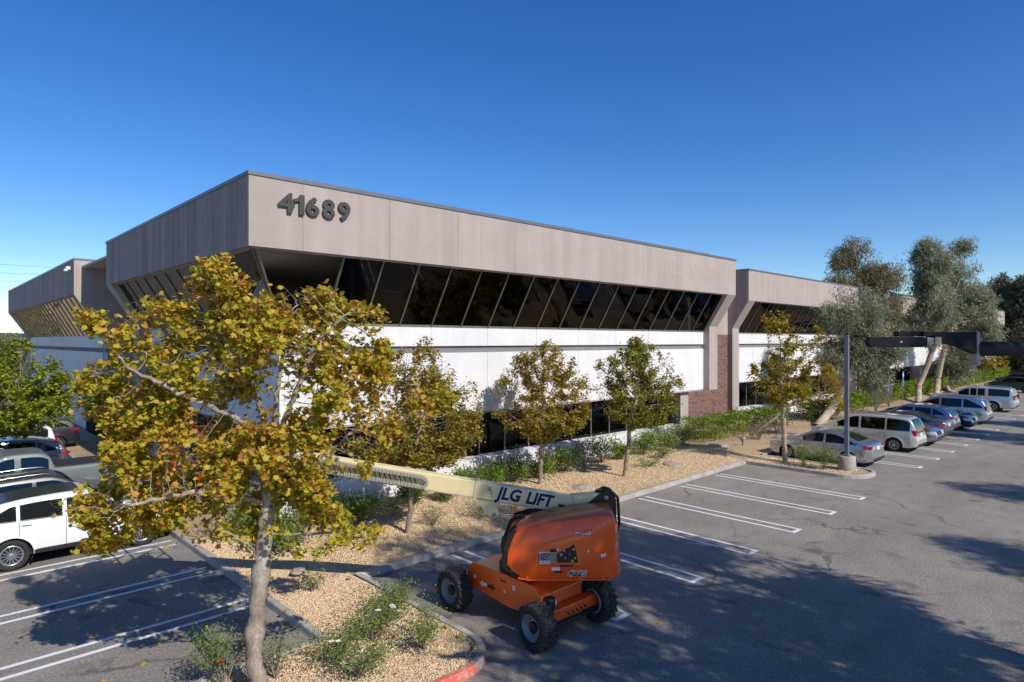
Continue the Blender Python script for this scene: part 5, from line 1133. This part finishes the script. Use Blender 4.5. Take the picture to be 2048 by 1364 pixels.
for (a, b, c) in ((.3, .0, 1.42), (.38, .06, 1.5), (.46, -.05, 1.46)):
    m_ = MB(); m_.smooth = True; m_.tube([T(a - .6, b, 2.0), T(a - .2, b + .05, 2.13), T(a + .3, b + .1, 2.08), T(a + .8, b + .1, 2.22)], .022, 6); m_.obj('hydraulic_hose', 'lift_black', BLF)
nF = (-FW[0], -FW[1], 0); tv = (RT[0], RT[1], 0)
def tx(name_, txt, size, mat, t_, s_, z, off=0, shear=0, sx=1, ext=.003, space=1, xd=None): return text_obj(name_, txt, size, mat, frame(T(t_, s_, z), xd or tv, (0, 0, 1)), BLF, ext, off, shear, space, sx)
tx('asset_tag', 'BY6M33', .085, 'decal_white', 1.05, 1.049, 1.942, .003)
tx('sticker_lettering', 'HIGH', .105, 'decal_black', .355, 1.058, 1.55, .005, 0, .62); tx('sticker_lettering', 'REACH', .085, 'decal_black', .355, 1.058, 1.475, .005, 0, .54)
tx('sticker_lettering', '951-471-2527', .034, 'decal_blue', .335, 1.058, 1.41, .0); 
text_obj('sticker_lettering', 'WEST', .07, 'decal_blue', frame(T(.26, 1.058, 1.51), (0, 0, 1), (-tv[0], -tv[1], 0)), BLF, .003, .002, 0, 1, .8)
for i in range(6): plate('sticker_line', [(.455, 1.43 + i * .027), (.455, 1.435 + i * .027), (.535, 1.435 + i * .027), (.535, 1.43 + i * .027)], 'decal_black', 1.056, .002)
tx('model_number', '400S', .135, 'decal_white', .93, 1.036, 1.20, .012, .25, 1.15, .004, 1.08); tx('model_number', '400S', .135, 'decal_black', .93, 1.042, 1.20, .001, .25, 1.15, .004, 1.08)
for (a, b) in ((-.12, 1.30),): plate('tie_down_mark', [(a, b), (a + .02, b + .14), (a + .05, b + .15), (a + .06, b)], 'lift_orange', 1.0, .02)
# tail counterweight
mm = MB(); cwp = [(1.50, -.98), (1.74, -.86), (1.86, -.45), (1.9, 0), (1.86, .45), (1.74, .86), (1.50, .98), (1.2, .98), (1.2, -.98)]
mm.prism(cwp, lambda a, b, h: T(a - (.0 if h < 1.5 else .06), b, h), 1.06, 1.62); bevel(mm.obj('counterweight', 'lift_orange', BLF), .04, 3)
mm = MB(); mm.prism([(a * .965, b * .93) for a, b in cwp], lambda a, b, h: T(a, b, h), 1.62, 2.0); bevel(mm.obj('tail_cover', 'lift_orange', BLF), .04, 3)
_n = (Vector(tv) * .956 + Vector(nF) * .29).normalized(); text_obj('tail_lettering', 'JLG', .3, 'decal_blue', frame(tuple(Vector(T(1.68, .61, 1.82)) + _n * .012), tuple(Vector((0, 0, 1)).cross(_n)), (0, 0, 1)), BLF, .004, .012, .15, 1, .75)
# black surround ridge at the front of the hood
mm = MB(); pts = [T(a - .035, .28, b + .03) for a, b in [(-.36, 1.2), (-.395, 1.45), (-.37, 1.62), (-.26, 1.92), (-.16, 2.0), (.02, 2.03)]]
for a, b in zip(pts, pts[1:]): mm.bar(a, b, .10, .06)
mm.obj('hood_seal', 'lift_black', BLF); mm = MB()
for s_ in (.72, .96):
    pts = [T(a - .03, s_, (b - 1.62) * (.96 if s_ < .9 else .9) + 1.63) for a, b in [(-.30, 1.16), (-.385, 1.33), (-.37, 1.58), (-.255, 1.92), (-.17, 2.0)]]
    for a, b in zip(pts, pts[1:]): mm.bar(a, b, .07, .05)
mm.obj('hood_seal', 'lift_black', BLF)
# mast cheeks holding the boom
for sg in (1, -1):
    mm = MB(); mm.prism([(.3, 1.3), (.5, 2.05), (1.2, 2.24), (1.45, 2.46), (1.60, 2.54), (1.74, 2.50), (1.80, 2.36), (1.80, 1.3)], lambda a, b, h: T(a, h, b), sg * .17, sg * .21); mm.obj('mast_plate', 'lift_black', BLF)
mm = MB(); mm.smooth = True; mm.tube([T(1.60, -.23, 2.40), T(1.60, .23, 2.40)], .045, 14); mm.obj('pivot_pin', 'lift_grey', BLF)
mm = MB(); mm.smooth = True; mm.tube([T(1.70, .2, 1.35), T(1.86, .2, 1.9), T(1.83, .2, 2.4), T(1.68, .2, 2.55), T(1.4, .1, 2.5)], .03, 8); mm.obj('hydraulic_hose', 'lift_black', BLF)
# boom: direction along -t, rising
BS = .163
def bz(t_): return 2.455 + (.54 - t_) * BS      # top edge
def boomseg(name_, t0, t1, hw, h, mat, dz=0, tail=False):
    m_ = MB(); p = [(t0, bz(t0) - dz), (t1, bz(t1) - dz), (t1, bz(t1) - dz - h), (t0, bz(t0) - dz - h)]
    m_.prism(p, lambda a, b, q: T(a, q, b), -hw, hw); return bevel(m_.obj(name_, mat, BLF), .018, 2)
boomseg('boom_base', .95, -5.2, .13, .335, 'lift_cream')
mm = MB(); mm.prism([(.95, bz(.95)), (1.3, 2.44), (1.55, 2.50), (1.68, 2.36), (1.5, 2.2), (1.3, 2.08), (.95, bz(.95) - .335)], lambda a, b, h: T(a, h, b), -.138, .138); bevel(mm.obj('boom_heel', 'lift_cream', BLF), .02, 2)
boomseg('boom_fly', -5.2, -6.0, .105, .29, 'lift_cream', .04)
mm = MB(); mm.bar(T(-3.2, 0, bz(-3.2) - .338), T(.4, 0, bz(.4) - .338), .265, .01); mm.obj('boom_wear_strip', 'decal_grey', BLF)
for (tt, ww) in ((-5.15, .16), (-.95, .155)):
    mm = MB(); mm.bar(T(tt, 0, bz(tt) - .168), T(tt - .06, 0, bz(tt - .06) - .168), ww * 1.85, .37); mm.obj('boom_collar', 'lift_cream', BLF)
mm = MB(); mm.prism([(-.62, bz(-.62) - .334), (-1.0, bz(-1.) - .334), (-.78, bz(-.8) - .62), (-.62, bz(-.6) - .66), (-.52, bz(-.5) - .60)], lambda a, b, h: T(a, h, b), -.12, .12); mm.obj('cylinder_bracket', 'lift_cream', BLF)
mm = MB(); mm.smooth = True; mm.tube([T(-.62, .0, bz(-.62) - .60), T(.15, 0, 1.96)], .035, 14); mm.obj('cylinder_rod', 'steel_rod', BLF)
mm = MB(); mm.smooth = True; mm.tube([T(.02, 0, 2.01), T(1.1, 0, 1.55)], .06, 14); mm.obj('lift_cylinder', 'lift_black', BLF)
mm = MB(); mm.smooth = True; mm.tube([T(-.62, -.16, bz(-.62) - .60), T(-.62, .16, bz(-.62) - .60)], .04, 12); mm.obj('pivot_pin', 'lift_grey', BLF)
sN = .146
bd = Vector(T(-1, 0, BS)).normalized()
def btext(txt, size, t_, dz, mat, off, sx, s_=sN, shear=.2): return text_obj('boom_lettering', txt, size, mat, frame(T(t_, s_, bz(t_) - dz), tuple(-bd), tuple(Vector(nF).cross(-bd) if True else 0)), BLF, .003, off, shear, 1.0, sx)
btext('JLG', .33, -.33, .165, 'decal_white', .026, .94, .131); btext('JLG', .33, -.33, .165, 'decal_blue', .013, .94, .134)
btext('LIFT', .33, .27, .165, 'decal_white', .026, .88, .131); btext('LIFT', .33, .27, .165, 'decal_blue', .013, .88, .134)
mm = MB(); mm.bar(T(.66, .14, bz(.66) - .20), T(.78, .14, bz(.78) - .20), .02, .045); mm.obj('boom_mark', 'decal_black', BLF)
mm = MB(); mm.smooth = True; mm.tube([T(-.72, .14, bz(-.72) - .10), T(-.72, .18, bz(-.72) - .11)], .025, 8); mm.tube([T(-.66, .15, bz(-.66) - .2), T(-.7, .15, bz(-.7) - .05)], .01, 6); mm.obj('boom_fitting', 'lift_grey', BLF)
# cable carrier on the near side
mm = MB(); pts = []
t0, t1 = -2.05, -5.0; hh = .10
for i in range(9): a = -math.pi / 2 + math.pi * i / 8; pts.append((t0 + .1 * math.cos(a), .16 + .1 * math.sin(a)))
pts += [(t1, .26), ]
pts = [(t1, .06)] + pts
P3 = [T(a, .20, bz(a) - .33 + b) for a, b in pts]
dense = []
for a, b in zip(P3, P3[1:]):
    k = max(1, int((Vector(b) - Vector(a)).length / .07)); dense += [Vector(a).lerp(Vector(b), i / k) for i in range(k)]
for a, b in zip(dense, dense[1:]): mm.bar(a.lerp(b, .08), a.lerp(b, .92), .07, .06)
mm.obj('cable_carrier', 'decal_grey', BLF)
mm = MB()
for i in range(26): tt = -2.15 - i * .1; mm.bar(T(tt, .18, bz(tt) - .29), T(tt - .05, .18, bz(tt - .05) - .12), .012, .02)
mm.obj('carrier_bars', 'lift_black', BLF)
# jib and platform
mm = MB(); mm.prism([(-5.9, bz(-5.9) - .1), (-6.25, bz(-6.2) - .0), (-6.45, 3.3), (-6.3, 3.05), (-5.9, bz(-5.9) - .32)], lambda a, b, h: T(a, h, b), -.12, .12); mm.obj('boom_nose', 'lift_orange', BLF)
mm = MB(); mm.box(-.06, .06, -.06, .06, 0, .01)
PF = MB(); pt0, pt1, ps, pz0, pz1 = -7.55, -6.6, .95, 2.55, 3.65
PF.prism([(pt0, pz0), (pt1, pz0), (pt1, pz0 + .06), (pt0, pz0 + .06)], lambda a, b, h: T(a, h, b), -ps, ps); PF.obj('platform_floor', 'lift_grey', BLF)
m_ = MB(); m_.smooth = True
for z in (pz0 + .1, 3.1, pz1):
    m_.tube([T(pt0, -ps, z), T(pt1, -ps, z), T(pt1, ps, z), T(pt0, ps, z), T(pt0, -ps, z)], .024, 8)
for (a, b) in ((pt0, -ps), (pt1, -ps), (pt1, ps), (pt0, ps), (pt0, 0), (pt1, 0), (pt1, ps / 2), (pt1, -ps / 2), (pt0, ps / 2), (pt0, -ps / 2)): m_.tube([T(a, b, pz0), T(a, b, pz1)], .024, 8)
m_.obj('platform_rail', 'lift_orange', BLF)
mm = MB(); mm.prism([(pt1, 3.25), (pt1 + .22, 3.25), (pt1 + .22, 3.6), (pt1, 3.72)], lambda a, b, h: T(a, h, b), -.3, .3); mm.obj('platform_control_box', 'lift_black', BLF)
mm = MB(); mm.prism([(pt1 + .03, 2.5), (-6.25, 3.0), (-6.25, 3.3), (pt1 + .03, 2.9)], lambda a, b, h: T(a, h, b), -.1, .1); mm.obj('platform_bracket', 'lift_orange', BLF)
# ================================================================ lamp posts, signs, small things
def lamp_head(m_, c, dx, L_, w_):      # flat shoebox luminaire with round ends, long axis along dx
    c = Vector(c); dx = Vector(dx); dy = Vector((0, 0, 1)).cross(dx)
    n = 10; po = []
    for i in range(n + 1): a = -math.pi / 2 + math.pi * i / n; po.append((L_ / 2 - w_ / 2 + w_ / 2 * math.cos(a), w_ / 2 * math.sin(a)))
    for i in range(n + 1): a = math.pi / 2 + math.pi * i / n; po.append((-L_ / 2 + w_ / 2 + w_ / 2 * math.cos(a), w_ / 2 * math.sin(a)))
    return po, dy
t = thing('lamp_post', 'grey square lamp post on a round concrete base in the narrow island', 'lamp post', (28.45, 9.65, .15))
mm = MB(); mm.smooth = True; mm.lathe([(.001, .55), (.32, .55), (.34, .53), (.35, 0), (.35, -.1)], 32); mm.obj('base', 'base_concrete', t)
mm = MB(); mm.box(-.14, .14, -.14, .14, .551, .63); bevel(mm.obj('base_plate', 'pole_grey', t), .02, 1)
mm = MB(); mm.box(-.075, .075, -.075, .075, .63, 5.62); mm.obj('pole', 'pole_grey', t)
mm = MB(); mm.box(-.085, .085, -.085, .085, 5.62, 5.66); mm.obj('pole_cap', 'fixture_dark', t)
mm = MB(); mm.bar((.0, 0, 5.56), T(.38, 0, 5.56), .04); mm.obj('arm', 'fixture_dark', t)
mm = MB(); mm.prism([(.36, -.14), (.85, -.14), (.9, 0), (.85, .14), (.36, .14)], lambda a, b, h: T(a, b, h), 5.5, 5.6); bevel(mm.obj('lamp_head', 'fixture_dark', t), .02, 1)
mm = MB(); mm.box(-.0765, -.075, -.03, .03, .95, 1.2); mm.obj('hand_hole_cover', 'joint_dark', t)
# near fixture that enters from the right edge
ND = 6.1
def nr(px, py, s_=0): r_ = (px - 1024) / 1272 * ND; return (r_, (682 - py) / 1272 * ND + CAMH)
origin = (ND * FW[0] + 5.7 * RT[0], ND * FW[1] + 5.7 * RT[1], 0)
t = thing('parking_light', 'near dark parking light on a thick horizontal arm entering at right', 'parking light', origin)
def N3(px, py, dd=0): r_, z = nr(px, py); return ((ND + dd) * FW[0] + r_ * RT[0] - origin[0], (ND + dd) * FW[1] + r_ * RT[1] - origin[1], z)
def nprism(name_, pts, d0, d1, mat, bv=.004):
    m_ = MB(); n = len(pts); vs = [N3(x, y, d0) for x, y in pts] + [N3(x, y, d1) for x, y in pts]
    m_.add(vs, [tuple(range(n))[::-1], tuple(range(n, 2 * n))] + [(i, (i + 1) % n, n + (i + 1) % n, n + i) for i in range(n)]); o = m_.obj(name_, mat, t)
    return bevel(o, bv, 2, 30) if bv else o
def rr_(x0, x1, y0, y1, ra, n=6):
    o = []
    for (cx_, cy_, a0) in ((x1 - ra, y0 + ra, -90), (x1 - ra, y1 - ra, 0), (x0 + ra, y1 - ra, 90), (x0 + ra, y0 + ra, 180)):
        for i in range(n + 1): a = R(a0 + 90 * i / n); o.append((cx_ + ra * math.cos(a), cy_ + ra * math.sin(a)))
    return o
nprism('lamp_head', rr_(1731, 1849, 673.5, 694.5, 10.4), -.05, .02, 'fixture_dark', .006)
nprism('lamp_head_top', [(1795, 662.5), (1851, 663), (1851, 673), (1795, 673)], -.02, .07, 'fixture_dark')
nprism('driver_box', rr_(1862, 1875, 674, 690, 3), -.06, .06, 'joint_dark', .002)
nprism('hinge', [(1848, 675), (1864, 677), (1864, 688), (1848, 690)], -.05, .03, 'pole_grey', .002)
nprism('yoke', [(1840, 663), (1876, 664), (1876, 679), (1864, 679), (1864, 672), (1840, 672)], -.05, .08, 'fixture_dark')
g_ = [(1877, 664), (1948, 664), (1948, 708)] + [(1948 - 71 * (i / 8), 708 - 20 * math.sin(i / 8 * math.pi / 2) - (2 * i / 8)) for i in range(1, 9)]
nprism('arm_gusset', g_, -.04, .05, 'fixture_dark')
nprism('flange_plate', [(1948, 663.5), (1955.5, 664), (1955.5, 731), (1948, 731)], -.035, .035, 'pole_grey', .003)
m_ = MB(); m_.smooth = True; m_.tube([N3(1955, 697.5), N3(2230, 697.5)], .069, 24); m_.obj('arm_pipe', 'pipe_dark', t)
m_ = MB(); m_.smooth = True; m_.tube([(.25, -.2, 0), (.25, -.2, CAMH + .1)], .09, 16); 
m_.v = [(x - .25 + N3(2215, 697)[0], y + .2 + N3(2215, 697)[1], z) for x, y, z in m_.v]; m_.obj('pole', 'pipe_dark', t)
m_ = MB(); m_.smooth = True
for (px, py) in ((1790, 683.5), ): a = Vector(N3(px, py, -.09)); b = Vector(N3(px, py, -.105)); m_.tube([a, b], .013, 10)
m_.obj('bolt', 'chrome', t)
# blue parking signs
for i, (x, y, h) in enumerate([(59.6, 17.0, 2.35), (62.6, 16.7, 2.75)]):
    t = thing('parking_sign', ['left blue accessible parking sign on a thin grey post', 'right, taller blue accessible parking sign near the pale trunk'][i], 'sign', (x, y, 0), 0, 'blue accessible parking signs')
    mm = MB(); mm.box(-.03, .03, -.02, .02, 0, h); mm.obj('post', 'sign_post', t)
    for k, (z0, z1) in enumerate([(h - .5, h + .1), (h - .9, h - .55), (h - 1.15, h - .93)]):
        mm = MB(); mm.box(-.2, .2, -.045, -.025, z0, z1); mm.obj('sign_panel', 'sign_blue', t)
    mm = MB(); mm.box(-.1, .1, -.049, -.046, h - .35, h - .05); mm.obj('sign_symbol', 'decal_white', t)
# path light and little spot
t = thing('garden_spotlight', 'small silver spotlight on a short stake in gravel by the hedge', 'spotlight', (30.6, 15.3, .12))
mm = MB(); mm.smooth = True; mm.tube([(0, 0, 0), (0, 0, .35)], .025, 8); mm.obj('stake', 'fixture_dark', t)
mm = MB(); mm.smooth = True; mm.tube([(-.02, .1, .38), (.03, -.12, .48)], .075, 12); mm.obj('lamp_head', 'lift_grey', t)
# distant things
DT = [(-18, 190, 15, 55, 4.6, 'low white warehouse on the far left horizon', 'far_white')]
for x, y, w, l, h, lab, mt in DT:
    t = thing('warehouse', lab, 'building', (x + w / 2, y, 0)); mm = MB(); mm.box(-w / 2, w / 2, 0, l, 0, h); mm.obj('wall', mt, t); mm = MB(); mm.box(-w / 2 - .3, w / 2 + .3, -.3, l, h + .01, h + .5); mm.obj('roof', 'roof_membrane', t)
mm = MB(); rows = []
for i in range(80):
    x = -260 + i * 14; hgt = 7 + 9 * abs(noise.noise(Vector((i * .16, 0, 0)))) + 2.5 * noise.noise(Vector((i * .9, 3, 0))); rows.append([(x, 520, -1), (x, 521, hgt * .7), (x + 3, 540, hgt), (x, 700, hgt)])
mm.smooth = True; mm.grid(rows); struct(mm.obj('hills', 'far_hill'))
dt = tree('distant_tree', 'grey green tree beside the left wing at the horizon, nearest', 'tree', (7.0, 84, 0), [((0, 0, 4.2), (2.6, 2.6, 2.2), 1)], [(0, 0, 0), (0, 0, 2.4)], .2, .012, .35, 300, 1400, .4, 'euc_leaf', 'euc_bark', 51, jit=.3, tmpl=SPR, thr=.09, di=5, orient='hang', group='distant trees at the left horizon')[0]
for i, (x, y, s, lab) in enumerate([(4, 110, 1.0, 'grey green tree at the left horizon behind the nearest one'), (-1, 130, 1.1, 'distant tree at the left horizon, middle of the group'), (-9, 135, 1.1, 'distant tree at the left horizon, farther left'), (-20, 140, 1.2, 'distant tree at the left edge of the horizon')]): retree(dt, lab, (x, y, 0), i * 1.3, s)
# fence glimpsed behind the left lot
t = thing('railing_fence', 'dark metal bar fence at the foot of the left rear wing', 'fence', (7.6, 40, 0))
for i in range(36): mm = MB(); mm.box(-.02, .02, -4 + i * .24, -3.98 + i * .24, 0, 1.8); mm.obj('bar', 'black_trim', t)
mm = MB(); mm.box(-.03, .03, -4, 4.6, 1.7, 1.76); mm.obj('rail', 'black_trim', t)
# power lines
wt = thing('power_line', 'thin overhead wires crossing the sky at far left', 'wires', (-40, 150, 0))
for z in (20.1, 18.5, 17.0, 10.6, 8.0):
    m_ = MB(); m_.tube([(-60 + i * 12, 4 * (i / 12), z + .02 * (i - 6) ** 2 - .4) for i in range(13)], .02, 4); m_.obj('wire', 'wire', wt)
